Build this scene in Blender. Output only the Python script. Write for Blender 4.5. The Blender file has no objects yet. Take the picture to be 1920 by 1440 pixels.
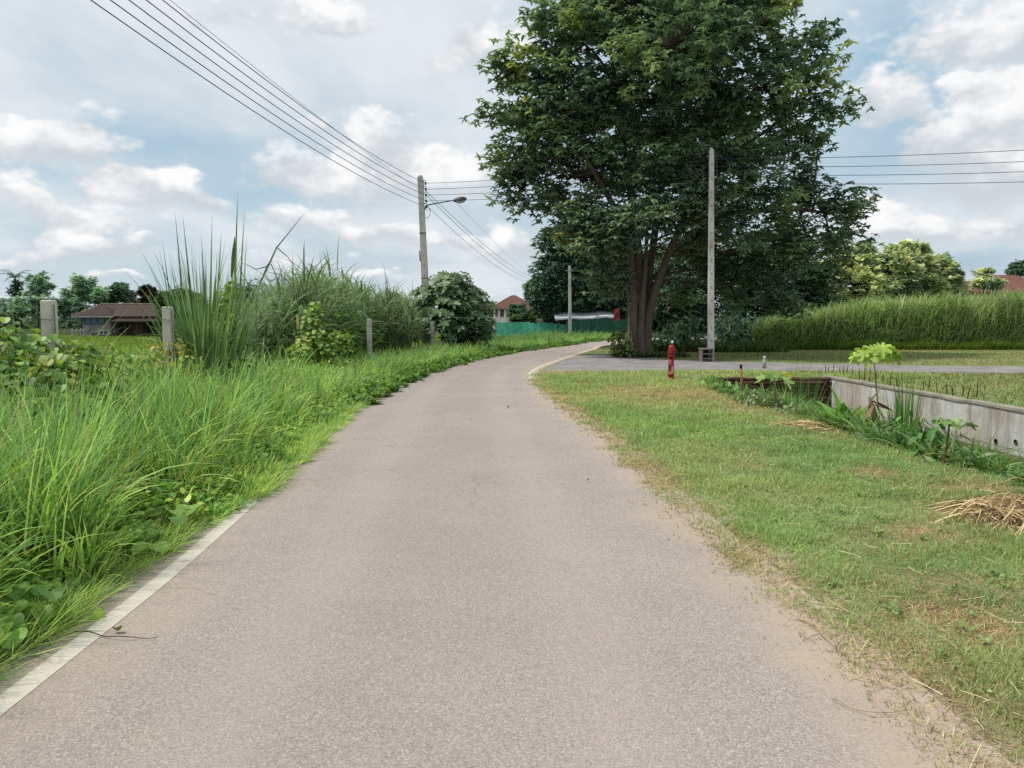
import bpy, math, random
import numpy as np

random.seed(11)
rng = np.random.default_rng(11)
PI = math.pi
scene = bpy.context.scene
COL = scene.collection

# ------------------------------------------------------------------ camera model / surveying helpers
FPX, TH, EYE = 1443.0, math.radians(4.556), 1.6
CT, ST = math.cos(TH), math.sin(TH)

def ray(u, v):
    a = (u - 960) / FPX
    b = (720 - v) / FPX
    return np.array([a, CT + b * ST, -ST + b * CT])

def G(u, v, z=0.0):                       # where a sight line meets the level z
    r = ray(u, v)
    return r * ((z - EYE) / r[2]) + np.array([0, 0, EYE])

def Q(u, v, Y):                           # where a sight line reaches the distance Y
    r = ray(u, v)
    return r * (Y / r[1]) + np.array([0, 0, EYE])

def lin(r, g, b, k=1.0):                  # 0-255 sRGB to linear, times k
    out = []
    for c in (r, g, b):
        c = c / 255.0
        out.append((c / 12.92 if c <= 0.04045 else ((c + 0.055) / 1.055) ** 2.4) * k)
    return np.array(out)

def dull(cols, s, k):                     # less saturated, scaled
    return [(c * (1 - s) + c.mean() * s) * k for c in cols]

def vnoise(x, y, s, seed=0):              # smooth value noise 0..1
    x = np.asarray(x, float) / s + seed * 17.31
    y = np.asarray(y, float) / s + seed * 9.73
    xi, yi = np.floor(x), np.floor(y)
    fx, fy = x - xi, y - yi
    fx, fy = fx * fx * (3 - 2 * fx), fy * fy * (3 - 2 * fy)
    def h(i, j):
        q = np.sin(i * 127.1 + j * 311.7 + seed * 74.7) * 43758.5453
        return q - np.floor(q)
    return (h(xi, yi) * (1 - fx) + h(xi + 1, yi) * fx) * (1 - fy) + (h(xi, yi + 1) * (1 - fx) + h(xi + 1, yi + 1) * fx) * fy

def fbm(x, y, s, seed=0):
    return 0.55 * vnoise(x, y, s, seed) + 0.28 * vnoise(x, y, s / 2.1, seed + 1) + 0.17 * vnoise(x, y, s / 4.3, seed + 2)

def sstep(a, b, x):
    t = np.clip((np.asarray(x, float) - a) / (b - a), 0, 1)
    return t * t * (3 - 2 * t)

def mixc(a, b, t):
    t = np.asarray(t, float)[..., None]
    return np.asarray(a) * (1 - t) + np.asarray(b) * t

# ------------------------------------------------------------------ mesh builder
class MB:
    def __init__(self):
        self.V, self.F, self.C, self.n = [], [], [], 0
    def add(self, V, faces, col=(1, 1, 1)):
        V = np.asarray(V, float).reshape(-1, 3)
        col = np.asarray(col, float)
        if col.ndim == 1:
            col = np.tile(col, (len(V), 1))
        self.V.append(V); self.C.append(col)
        if isinstance(faces, np.ndarray):
            faces = [faces]
        for f in faces:
            self.F.append(np.asarray(f, np.int64) + self.n)
        self.n += len(V)
        return self
    def build(self, name, mat, parent=None, smooth=False, attrs=None):
        V = np.concatenate(self.V).astype(np.float32)
        C = np.concatenate(self.C).astype(np.float32)
        me = bpy.data.meshes.new(name)
        me.vertices.add(len(V)); me.vertices.foreach_set('co', V.ravel())
        tot = np.concatenate([np.full(len(f), f.shape[1], np.int32) for f in self.F])
        idx = np.concatenate([f.ravel() for f in self.F]).astype(np.int32)
        start = np.concatenate([[0], np.cumsum(tot)[:-1]]).astype(np.int32)
        me.loops.add(len(idx)); me.loops.foreach_set('vertex_index', idx)
        me.polygons.add(len(tot)); me.polygons.foreach_set('loop_start', start)
        me.polygons.foreach_set('use_smooth', np.full(len(tot), bool(smooth)))
        a = me.attributes.new('tint', 'FLOAT_COLOR', 'POINT')
        a.data.foreach_set('color', np.concatenate([C, np.ones((len(C), 1), np.float32)], 1).ravel().astype(np.float32))
        for k, arr in (attrs or {}).items():
            a = me.attributes.new(k, 'FLOAT', 'POINT')
            a.data.foreach_set('value', np.asarray(arr, np.float32))
        me.update(calc_edges=True); me.validate()
        me.materials.append(mat)
        o = bpy.data.objects.new(name, me)
        COL.objects.link(o)
        if parent is not None:
            o.parent = parent
        return o

def tag(o, label, cat=None, group=None, kind=None):
    o['label'] = label
    if cat: o['category'] = cat
    if group: o['group'] = group
    if kind: o['kind'] = kind
    return o

def empty(name, label, cat, loc=(0, 0, 0), group=None):
    o = bpy.data.objects.new(name, None)
    COL.objects.link(o)
    o.location = loc
    o.empty_display_size = 0.2
    return tag(o, label, cat, group)

def part(mb, name, mat, root, smooth=False):    # geometry given in world metres, root un-rotated
    loc = np.array(root.location)
    p = root
    while p.parent is not None:
        p = p.parent; loc = loc + np.array(p.location)
    mb.V = [v - loc for v in mb.V]
    return mb.build(name, mat, root, smooth)

def dup(root, loc, label=None, group=None):
    r = root.copy(); COL.objects.link(r); r.location = loc
    if label: r['label'] = label
    if group: r['group'] = group
    for ch in list(root.children):
        c = ch.copy(); COL.objects.link(c); c.parent = r
        for g in list(ch.children):
            d = g.copy(); COL.objects.link(d); d.parent = c
    return r

def blades(P, L, W, az, lean, bend, segs, col, roll=0.0, prof='grass', tip=1.0, power=1.0):
    """many curved strips at once: grass blades, cane leaves, leaflets, straw"""
    P = np.asarray(P, float); n = len(P)
    f = lambda a: np.broadcast_to(np.asarray(a, float), (n,))
    L, W, az, lean, bend, roll = map(f, (L, W, az, lean, bend, roll))
    col = np.asarray(col, float)
    if col.ndim == 1: col = np.tile(col, (n, 1))
    d = np.stack([np.cos(az), np.sin(az), np.zeros(n)], 1)
    s0 = np.stack([-np.sin(az), np.cos(az), np.zeros(n)], 1)
    up = np.array([0, 0, 1.0])
    V = np.empty((n, segs + 1, 2, 3)); C = np.empty((n, segs + 1, 2, 3))
    pos = P.copy()
    for k in range(segs + 1):
        t = k / segs
        ang = lean + bend * t ** power
        tan = np.sin(ang)[:, None] * d + np.cos(ang)[:, None] * up
        nor = np.cos(ang)[:, None] * d - np.sin(ang)[:, None] * up
        sd = np.cos(roll)[:, None] * s0 + np.sin(roll)[:, None] * nor
        if prof == 'grass': w = max(1 - t ** 1.6, 0.03) * (0.75 + 0.25 * min(1, t * 4))
        elif prof == 'leaf': w = max(math.sin(PI * min(1, 0.06 + 0.94 * t) ** 0.85), 0.05)
        else: w = 1.0 if prof == 'strip' else max(1 - t, 0.1)
        hw = (W * w * 0.5)[:, None] * sd
        V[:, k, 0] = pos - hw; V[:, k, 1] = pos + hw
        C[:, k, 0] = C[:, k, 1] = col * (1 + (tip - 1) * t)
        ang2 = lean + bend * ((k + 0.5) / segs) ** power
        pos = pos + (L / segs)[:, None] * (np.sin(ang2)[:, None] * d + np.cos(ang2)[:, None] * up)
    m = 2 * (segs + 1)
    base = (np.arange(n) * m)[:, None, None]
    q = np.array([[2 * k, 2 * k + 1, 2 * k + 3, 2 * k + 2] for k in range(segs)])[None]
    return V.reshape(-1, 3), (base + q).reshape(-1, 4), C.reshape(-1, 3)

def shapes(P, az, tilt, size, outline, col, cup=0.15, c0=(0.0, 0.0), spin=0.0):
    """many flat leaf outlines at once, each a fan round its petiole point"""
    P = np.asarray(P, float); n = len(P); k = len(outline)
    f = lambda a: np.broadcast_to(np.asarray(a, float), (n,))
    az, tilt, size, spin = map(f, (az, tilt, size, spin))
    col = np.asarray(col, float)
    if col.ndim == 1: col = np.tile(col, (n, 1))
    e1 = np.stack([np.cos(az) * np.cos(tilt), np.sin(az) * np.cos(tilt), -np.sin(tilt)], 1)
    e2 = np.stack([-np.sin(az), np.cos(az), np.zeros(n)], 1)
    nn = np.cross(e1, e2)
    e2 = e2 * np.cos(spin)[:, None] + nn * np.sin(spin)[:, None]
    nn = np.cross(e1, e2)
    o = np.vstack([[c0], outline])
    z = -cup * np.abs(o[:, 0]) ** 1.5 + cup * 0.9 * np.abs(o[:, 1])
    V = P[:, None] + size[:, None, None] * (o[None, :, 0, None] * e1[:, None] + o[None, :, 1, None] * e2[:, None] + z[None, :, None] * nn[:, None])
    tri = np.array([[0, 1 + i, 1 + (i + 1) % k] for i in range(k)])
    Fa = ((np.arange(n) * (k + 1))[:, None, None] + tri[None]).reshape(-1, 3)
    C = np.repeat(col[:, None], k + 1, 1)
    C[:, 0] *= 1.14
    C[:, 1::2] *= .86
    C[:, 2::2] *= 1.06
    return V.reshape(-1, 3), Fa, C.reshape(-1, 3)

def heart(k=16):
    o = []
    for i in range(k):
        a = 2 * PI * i / k
        r = 0.5 * (1 + 0.12 * math.cos(a)) * (1 - 0.55 * math.exp(-((a - PI) / 0.35) ** 2))
        o.append((0.22 + r * math.cos(a), r * math.sin(a)))
    return np.array(o)

def lobed(lobes=7, deep=0.6, k=42):
    o = []
    for i in range(k):
        a = -PI + 2 * PI * (i + 0.5) / k
        s = abs(math.cos(a * lobes / 2.0))
        r = 0.5 * ((1 - deep) + deep * s ** 0.8) * (1 + 0.25 * math.cos(a))
        o.append((r * math.cos(a), r * math.sin(a)))
    return np.array(o)

def oval(k=10, w=0.32):
    return np.array([(0.5 - 0.5 * math.cos(2 * PI * i / k), w * math.sin(2 * PI * i / k)) for i in range(k)])

def tube(mb, pts, rad, sides=6, col=(1, 1, 1), caps=True, rect=None):
    pts = np.asarray(pts, float); n = len(pts)
    rad = np.broadcast_to(np.asarray(rad, float), (n,))
    tan = np.gradient(pts, axis=0)
    tan /= np.linalg.norm(tan, axis=1)[:, None] + 1e-9
    ref = np.array([0, 0, 1.0]) if abs(tan[:, 2]).mean() < 0.8 else np.array([0, 1.0, 0])
    a = np.cross(tan, ref); a /= np.linalg.norm(a, axis=1)[:, None] + 1e-9
    b = np.cross(tan, a)
    th = np.arange(sides) * 2 * PI / sides + (PI / 4 if sides == 4 else 0)
    V = pts[:, None] + rad[:, None, None] * (np.cos(th)[None, :, None] * a[:, None] + np.sin(th)[None, :, None] * b[:, None])
    f = [[i * sides + j, i * sides + (j + 1) % sides, (i + 1) * sides + (j + 1) % sides, (i + 1) * sides + j] for i in range(n - 1) for j in range(sides)]
    fs = [np.array(f)]
    if caps:
        fs.append(np.array([list(range(sides - 1, -1, -1)), list(range((n - 1) * sides, n * sides))]))
    mb.add(V.reshape(-1, 3), fs, col)
    return mb

def box(mb, x0, x1, y0, y1, z0, z1, col=(1, 1, 1), ch=0.0, rot=0.0, piv=None):
    if ch <= 0:
        V = np.array([(x, y, z) for z in (z0, z1) for (x, y) in ((x0, y0), (x1, y0), (x1, y1), (x0, y1))], float)
        f = np.array([[0, 3, 2, 1], [4, 5, 6, 7], [0, 1, 5, 4], [1, 2, 6, 5], [2, 3, 7, 6], [3, 0, 4, 7]])
        fs = [f]
    else:
        c = min(ch, (x1 - x0) * .45, (y1 - y0) * .45, (z1 - z0) * .45)
        ring = lambda z, i: [(x0 + c + i, y0 + i, z), (x1 - c - i, y0 + i, z), (x1 - i, y0 + c + i, z), (x1 - i, y1 - c - i, z), (x1 - c - i, y1 - i, z), (x0 + c + i, y1 - i, z), (x0 + i, y1 - c - i, z), (x0 + i, y0 + c + i, z)]
        V = np.array(ring(z0, c * .8) + ring(z0 + c, 0) + ring(z1 - c, 0) + ring(z1, c * .8), float)
        fs = [np.array([[k * 8 + j, k * 8 + (j + 1) % 8, (k + 1) * 8 + (j + 1) % 8, (k + 1) * 8 + j] for k in range(3) for j in range(8)]),
              np.array([list(range(7, -1, -1)), list(range(24, 32))])]
    if rot:
        p = np.array(piv if piv is not None else ((x0 + x1) / 2, (y0 + y1) / 2, 0), float)
        c_, s_ = math.cos(rot), math.sin(rot)
        W = V - p
        V = np.stack([W[:, 0] * c_ - W[:, 1] * s_, W[:, 0] * s_ + W[:, 1] * c_, W[:, 2]], 1) + p
    mb.add(V, fs, col)
    return mb

def lathe(mb, c, prof, sides=16, col=(1, 1, 1)):
    n = len(prof)
    th = np.arange(sides) * 2 * PI / sides
    V = np.array([(c[0] + r * math.cos(t), c[1] + r * math.sin(t), c[2] + z) for (r, z) in prof for t in th])
    f = [[i * sides + j, i * sides + (j + 1) % sides, (i + 1) * sides + (j + 1) % sides, (i + 1) * sides + j] for i in range(n - 1) for j in range(sides)]
    mb.add(V, [np.array(f), np.array([list(range(sides - 1, -1, -1)), list(range((n - 1) * sides, n * sides))])], col)
    return mb

# ------------------------------------------------------------------ materials
class NT:
    def __init__(self, nt):
        self.nt = nt; nt.nodes.clear()
    def n(self, t, **kw):
        nd = self.nt.nodes.new(t)
        for k, v in kw.items():
            if k.startswith('i_'):
                self.put(nd.inputs[k[2:].replace('_', ' ')], v)
            else:
                setattr(nd, k, v)
        return nd
    def put(self, sock, v):
        if isinstance(v, bpy.types.NodeSocket): self.nt.links.new(v, sock)
        elif isinstance(v, bpy.types.Node): self.nt.links.new(v.outputs[0], sock)
        else:
            if sock.type == 'RGBA' and len(v) == 3: v = (*v, 1)
            sock.default_value = v
    def m(self, op, a, b=None, c=None, clamp=False):
        nd = self.nt.nodes.new('ShaderNodeMath'); nd.operation = op; nd.use_clamp = clamp
        for i, v in enumerate((a, b, c)):
            if v is not None: self.put(nd.inputs[i], v)
        return nd.outputs[0]
    def mix(self, f, a, b, mode='MIX'):
        nd = self.nt.nodes.new('ShaderNodeMix'); nd.data_type = 'RGBA'; nd.blend_type = mode
        self.put(nd.inputs[0], f); self.put(nd.inputs[6], a); self.put(nd.inputs[7], b)
        return nd.outputs[2]
    def ss(self, x, a, b):
        nd = self.nt.nodes.new('ShaderNodeMapRange'); nd.interpolation_type = 'SMOOTHSTEP'
        self.put(nd.inputs[0], x); nd.inputs[1].default_value = a; nd.inputs[2].default_value = b
        return nd.outputs[0]
    def noise(self, vec, scale, detail=4, rough=0.55, dim='3D'):
        nd = self.nt.nodes.new('ShaderNodeTexNoise'); nd.noise_dimensions = dim
        if vec is not None: self.put(nd.inputs['Vector'], vec)
        nd.inputs['Scale'].default_value = scale; nd.inputs['Detail'].default_value = detail; nd.inputs['Roughness'].default_value = rough
        return nd.outputs[0]
    def mapping(self, vec, scale):
        nd = self.nt.nodes.new('ShaderNodeMapping'); self.put(nd.inputs[0], vec); nd.inputs['Scale'].default_value = scale
        return nd.outputs[0]

def new_mat(name):
    m = bpy.data.materials.new(name); m.use_nodes = True
    return m, NT(m.node_tree)

def finish(t, col, rough=0.8, bump=None, bstr=0.3, bdist=0.01, spec=0.3, metal=0.0):
    b = t.n('ShaderNodeBsdfPrincipled')
    t.put(b.inputs['Base Color'], col); t.put(b.inputs['Roughness'], rough)
    b.inputs['Specular IOR Level'].default_value = spec; b.inputs['Metallic'].default_value = metal
    if bump is not None:
        bp = t.n('ShaderNodeBump'); bp.inputs['Strength'].default_value = bstr; bp.inputs['Distance'].default_value = bdist
        t.put(bp.inputs['Height'], bump); t.put(b.inputs['Normal'], bp.outputs[0])
    o = t.n('ShaderNodeOutputMaterial'); t.put(o.inputs[0], b.outputs[0])
    return b

def leaf_mat(name, transl=0.3, rough=0.5, spec=0.3, var=0.35, scale=1.2):
    m, t = new_mat(name)
    at = t.n('ShaderNodeAttribute', attribute_name='tint').outputs[0]
    pos = t.n('ShaderNodeNewGeometry').outputs['Position']
    nz = t.noise(pos, scale, 3)
    f = t.m('ADD', t.m('MULTIPLY', nz, 2 * var), 1 - var)
    vm = t.n('ShaderNodeVectorMath', operation='SCALE'); t.put(vm.inputs[0], at); t.put(vm.inputs['Scale'], f)
    b = t.n('ShaderNodeBsdfPrincipled'); t.put(b.inputs['Base Color'], vm.outputs[0])
    b.inputs['Roughness'].default_value = rough; b.inputs['Specular IOR Level'].default_value = spec
    tr = t.n('ShaderNodeBsdfTranslucent')
    t.put(tr.inputs[0], t.mix(1.0, vm.outputs[0], (1.15, 1.2, 0.7), 'MULTIPLY'))
    mx = t.n('ShaderNodeMixShader'); mx.inputs[0].default_value = transl
    t.put(mx.inputs[1], b.outputs[0]); t.put(mx.inputs[2], tr.outputs[0])
    o = t.n('ShaderNodeOutputMaterial'); t.put(o.inputs[0], mx.outputs[0])
    return m

def surf_mat(name, scale=6, var=0.35, rough=0.85, bump=0.3, stretch=(1, 1, 1), spec=0.25, dirt=None, bdist=0.01):
    """tint attribute broken up by noise, with optional dirt colour"""
    m, t = new_mat(name)
    at = t.n('ShaderNodeAttribute', attribute_name='tint').outputs[0]
    pos = t.mapping(t.n('ShaderNodeNewGeometry').outputs['Position'], stretch)
    nz = t.noise(pos, scale, 6, 0.62)
    f = t.m('ADD', t.m('MULTIPLY', nz, 2 * var), 1 - var)
    vm = t.n('ShaderNodeVectorMath', operation='SCALE'); t.put(vm.inputs[0], at); t.put(vm.inputs['Scale'], f)
    c = vm.outputs[0]
    if dirt is not None:
        c = t.mix(t.m('MULTIPLY', t.ss(t.noise(pos, scale * 0.35, 5, 0.65), 0.45, 0.7), dirt[1]), c, tuple(dirt[0]))
    finish(t, c, rough, nz, bump, bdist, spec)
    return m

M_grass = leaf_mat('grass_blade', 0.35, 0.55, 0.2)
M_leaf = leaf_mat('tree_leaf', 0.32, 0.55, 0.22, 0.3, 0.8)
M_broad = leaf_mat('broad_leaf', 0.3, 0.42, 0.35, 0.25, 6)
M_straw = leaf_mat('dry_straw', 0.15, 0.7, 0.15, 0.3, 5)
M_bark = surf_mat('bark', 9, 0.5, 0.95, 0.9, (1, 1, 0.22), 0.1, (lin(70, 82, 52, .6), 0.55), 0.03)
M_conc = surf_mat('concrete', 5, 0.3, 0.9, 0.3, (1, 1, 0.35), 0.2, (lin(90, 85, 78, .6), 0.5))
M_paint = surf_mat('painted_metal', 14, 0.22, 0.5, 0.15, (1, 1, 0.6), 0.4, (lin(70, 22, 22, .7), 0.5), 0.003)
M_dark = surf_mat('dark_metal', 10, 0.3, 0.5, 0.1, (1, 1, 1), 0.4)
M_plaster = surf_mat('plaster', 2.2, 0.2, 0.9, 0.1, (1, 1, 0.4), 0.2, (lin(110, 100, 90, .6), 0.4))
M_wood = surf_mat('weathered_wood', 12, 0.4, 0.9, 0.5, (1, 1, 0.2), 0.1)
M_net = surf_mat('shade_net', 1.5, 0.22, 0.7, 0.2, (1, 1, 0.5), 0.2, None, 0.05)

def roof_mat():
    m, t = new_mat('roof_tiles')
    at = t.n('ShaderNodeAttribute', attribute_name='tint').outputs[0]
    pos = t.n('ShaderNodeNewGeometry').outputs['Position']
    nz = t.noise(pos, 1.6, 6, 0.65)
    sx = t.n('ShaderNodeSeparateXYZ'); t.put(sx.inputs[0], pos)
    rows = t.m('FRACT', t.m('MULTIPLY', sx.outputs[2], 4.2))
    f = t.m('MULTIPLY', t.m('ADD', t.m('MULTIPLY', nz, 0.8), 0.6), t.m('ADD', t.m('MULTIPLY', rows, 0.22), 0.86))
    vm = t.n('ShaderNodeVectorMath', operation='SCALE'); t.put(vm.inputs[0], at); t.put(vm.inputs['Scale'], f)
    finish(t, vm.outputs[0], 0.85, rows, 0.4, 0.03, 0.2)
    return m
M_roof = roof_mat()

def glass_mat():
    m, t = new_mat('window_glass')
    at = t.n('ShaderNodeAttribute', attribute_name='tint').outputs[0]
    finish(t, at, 0.12, None, spec=0.6)
    return m
M_glass = glass_mat()

def road_mat():
    m, t = new_mat('worn_asphalt')
    pos = t.n('ShaderNodeNewGeometry').outputs['Position']
    ac = t.n('ShaderNodeAttribute', attribute_name='across').outputs[2]
    side = t.n('ShaderNodeAttribute', attribute_name='side').outputs[2]     # 0 main road, 1 side road
    fine = t.noise(pos, 210, 2, 0.8)
    vor = t.n('ShaderNodeTexVoronoi'); t.put(vor.inputs['Vector'], pos); vor.inputs['Scale'].default_value = 150
    grit = vor.outputs['Color']
    sg = t.n('ShaderNodeSeparateColor'); t.put(sg.inputs[0], grit)
    big = t.noise(pos, 0.55, 5, 0.6)
    mid = t.noise(pos, 3.0, 5, 0.6)
    base = t.mix(t.ss(big, 0.25, 0.75), tuple(lin(166, 153, 147, .88)), tuple(lin(178, 164, 156, .88)))
    base = t.mix(t.m('MULTIPLY', t.ss(mid, 0.45, 0.75), 0.25), base, tuple(lin(188, 168, 150, .86)))
    # dark and pale stones in the surface
    st = t.m('ADD', t.m('MULTIPLY', sg.outputs[0], 0.5), t.m('MULTIPLY', fine, 0.5))
    base = t.mix(t.m('MULTIPLY', t.ss(st, 0.56, 0.8), .6), base, tuple(lin(226, 210, 198, .9)))
    base = t.mix(t.m('MULTIPLY', t.ss(st, 0.46, 0.2), 0.5), base, tuple(lin(92, 84, 82, .86)))
    # tyre-darkened centre, dusty verge
    cen = t.m('SUBTRACT', 1.0, t.m('MULTIPLY', t.m('ABSOLUTE', t.m('SUBTRACT', ac, 0.45)), 2.4), clamp=True)
    base = t.mix(t.m('MULTIPLY', cen, 0.16), base, tuple(lin(140, 126, 122, .9)))
    trk = t.m('MAXIMUM', t.ss(t.m('ABSOLUTE', t.m('SUBTRACT', ac, t.m('ADD', .27, t.m('MULTIPLY', t.m('SUBTRACT', big, .5), .1)))), .1, .02), t.ss(t.m('ABSOLUTE', t.m('SUBTRACT', ac, t.m('ADD', .68, t.m('MULTIPLY', t.m('SUBTRACT', big, .5), .1)))), .1, .02))
    base = t.mix(t.m('MULTIPLY', trk, 0.22), base, tuple(lin(190, 174, 164, .9)))
    wob = t.m('MULTIPLY', t.m('SUBTRACT', t.noise(pos, 0.9, 6, 0.65), 0.5), 0.42)
    dr = t.ss(t.m('ADD', ac, wob), 0.84, 1.03)
    dl = t.m('MULTIPLY', t.ss(t.m('SUBTRACT', ac, wob), 0.14, 0.0), 0.4)
    dust = t.m('MAXIMUM', dr, dl)
    dcol = t.mix(t.noise(pos, 14, 4, 0.7), tuple(lin(186, 164, 142, .86)), tuple(lin(206, 186, 164, .86)))
    c = t.mix(t.m('MULTIPLY', dust, 0.88), base, dcol)
    # hairline cracks
    v2 = t.n('ShaderNodeTexVoronoi', feature='DISTANCE_TO_EDGE'); v2.inputs['Scale'].default_value = 0.33
    wv = t.n('ShaderNodeVectorMath', operation='ADD'); t.put(wv.inputs[0], pos)
    nzc = t.n('ShaderNodeTexNoise'); t.put(nzc.inputs['Vector'], pos); nzc.inputs['Scale'].default_value = 1.7; nzc.inputs['Detail'].default_value = 6
    t.put(wv.inputs[1], nzc.outputs['Color']); t.put(v2.inputs['Vector'], wv.outputs[0])
    cr = t.m('MULTIPLY', t.m('MULTIPLY', t.ss(v2.outputs[0], 0.009, 0.001), t.ss(t.noise(pos, 0.5, 2), 0.44, 0.58)), 0.2)
    c = t.mix(cr, c, tuple(lin(70, 62, 60, .86)))
    grey = t.mix(t.ss(t.noise(pos, 1.1, 6, 0.7), 0.3, 0.7), tuple(lin(134, 129, 131, .86)), tuple(lin(172, 165, 160, .86)))
    c = t.mix(side, c, grey)
    finish(t, c, 0.92, st, 0.5, 0.006, 0.2)
    return m
M_road = road_mat()

def ground_mat():
    m, t = new_mat('earth_and_turf')
    at = t.n('ShaderNodeAttribute', attribute_name='tint').outputs[0]
    pos = t.n('ShaderNodeNewGeometry').outputs['Position']
    n1 = t.noise(pos, 1.7, 8, 0.72); n2 = t.noise(pos, 22, 4, 0.75)
    f = t.m('ADD', t.m('ADD', t.m('MULTIPLY', n1, 0.7), t.m('MULTIPLY', n2, 0.7)), 0.3)
    vm = t.n('ShaderNodeVectorMath', operation='SCALE'); t.put(vm.inputs[0], at); t.put(vm.inputs['Scale'], f)
    finish(t, vm.outputs[0], 0.97, n2, 0.7, 0.03, 0.1)
    return m
M_ground = ground_mat()

def line_mat():
    m, t = new_mat('road_paint')
    pos = t.n('ShaderNodeNewGeometry').outputs['Position']
    wear = t.m('MAXIMUM', t.ss(t.noise(pos, 9, 6, 0.7), 0.52, 0.72), t.m('MULTIPLY', t.ss(t.noise(pos, 80, 3, 0.7), 0.5, 0.75), 0.6))
    c = t.mix(wear, tuple(lin(216, 207, 192, .9)), tuple(lin(180, 165, 152, .85)))
    finish(t, c, 0.85, None, spec=0.2)
    return m
M_line = line_mat()

def wall_mat():
    m, t = new_mat('stained_retaining_wall')
    pos = t.n('ShaderNodeNewGeometry').outputs['Position']
    st = t.noise(t.mapping(pos, (1, 1, 0.16)), 3.2, 6, 0.7)
    pan = t.noise(t.mapping(pos, (1, 0.6, 0.5)), 1.1, 5, 0.65)
    fine = t.noise(pos, 24, 5, 0.7)
    c = t.mix(t.ss(pan, 0.42, 0.58), tuple(lin(204, 194, 180, .9)), tuple(lin(214, 214, 208, .95)))
    st2 = t.noise(t.mapping(pos, (1, 1, 0.1)), 0.9, 5, 0.75)
    c = t.mix(t.m('MULTIPLY', t.ss(t.m('ADD', t.m('MULTIPLY', st, .45), t.m('MULTIPLY', st2, .55)), 0.44, 0.62), 0.7), c, tuple(lin(138, 122, 106, .65)))
    c = t.mix(t.m('MULTIPLY', t.ss(t.noise(pos, 2.3, 6, .7), .5, .7), .4), c, tuple(lin(150, 140, 126, .6)))
    c = t.mix(t.m('MULTIPLY', t.ss(fine, 0.5, 0.75), 0.3), c, tuple(lin(205, 200, 190, .6)))
    sx = t.n('ShaderNodeSeparateXYZ'); t.put(sx.inputs[0], pos)
    c = t.mix(t.m('MULTIPLY', t.ss(sx.outputs[2], -0.55, -1.05), 0.5), c, tuple(lin(92, 92, 66, .6)))
    jt = t.ss(t.m('ABSOLUTE', t.m('ADD', t.m('ADD', sx.outputs[2], 0.66), t.m('MULTIPLY', st, 0.05))), 0.014, 0.004)
    c = t.mix(t.m('MULTIPLY', jt, 0.55), c, tuple(lin(70, 62, 55, .6)))
    finish(t, c, 0.92, fine, 0.4, 0.01, 0.2)
    return m
M_wall = wall_mat()

# ------------------------------------------------------------------ plan of the place
def plan(px, before, after):
    p = [np.array(b, float) for b in before] + [G(u, v)[:2] for u, v in px] + [np.array(b, float) for b in after]
    return np.array(p)

RL = plan([(0, 1320), (385, 1015), (545, 872), (640, 789), (700, 743), (760, 713), (830, 690), (900, 672), (980, 658.5), (1060, 648), (1140, 638)],
          [(-2.0, -6)], [(18, 84), (30, 94)])
RR = plan([(1850, 1440), (1500, 1130), (1300, 960), (1130, 810), (1050, 752), (1010, 716), (1001, 703), (1010, 693), (1040, 680), (1080, 666), (1115, 655), (1150, 646)],
          [(1.75, -6)], [(17, 73), (29, 84)])

def resample(p, n):
    # smooth (Catmull-Rom), then even arc length
    q = np.vstack([2 * p[0] - p[1], p, 2 * p[-1] - p[-2]])
    out = []
    for i in range(1, len(q) - 2):
        for t in np.linspace(0, 1, 24, endpoint=False):
            a, b, c, d = q[i - 1], q[i], q[i + 1], q[i + 2]
            out.append(0.5 * ((2 * b) + (c - a) * t + (2 * a - 5 * b + 4 * c - d) * t * t + (3 * b - a - 3 * c + d) * t ** 3))
    out.append(p[-1]); out = np.array(out)
    s = np.concatenate([[0], np.cumsum(np.linalg.norm(np.diff(out, axis=0), axis=1))])
    w = np.linspace(0, 1, n) ** 1.35 * s[-1]
    return np.stack([np.interp(w, s, out[:, 0]), np.interp(w, s, out[:, 1])], 1)

NR = 260
EL, ER = resample(RL, NR), resample(RR, NR)
def side_normal(p):
    t = np.gradient(p, axis=0); t /= np.linalg.norm(t, axis=1)[:, None]
    return np.stack([-t[:, 1], t[:, 0]], 1)          # to the left of travel
NL, NRR = side_normal(EL), side_normal(ER)
_o = np.argsort(EL[:, 1]); XL = lambda y: np.interp(y, EL[_o, 1], EL[_o, 0])
_near = ER[ER[:, 1] < 24.0]; XR = lambda y: np.interp(y, _near[:, 1], _near[:, 0])
PIT0, PITW = 4.95, 9.1                              # near lip and wall line of the sunken bed
def pit_lip(y): return PIT0 + 0.35 * (vnoise(y, y * 0, 2.3, 5) - 0.5) + 0.12 * (vnoise(y, y * 0, 0.6, 6) - 0.5)

def gz(x, y):
    x = np.asarray(x, float); y = np.asarray(y, float)
    t = sstep(0, 1, (x - pit_lip(y)) / 1.5)
    e = sstep(3.0, 5.5, y) * (y < 21.9) * (x < 9.12)
    return -1.12 * t * e

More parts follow.
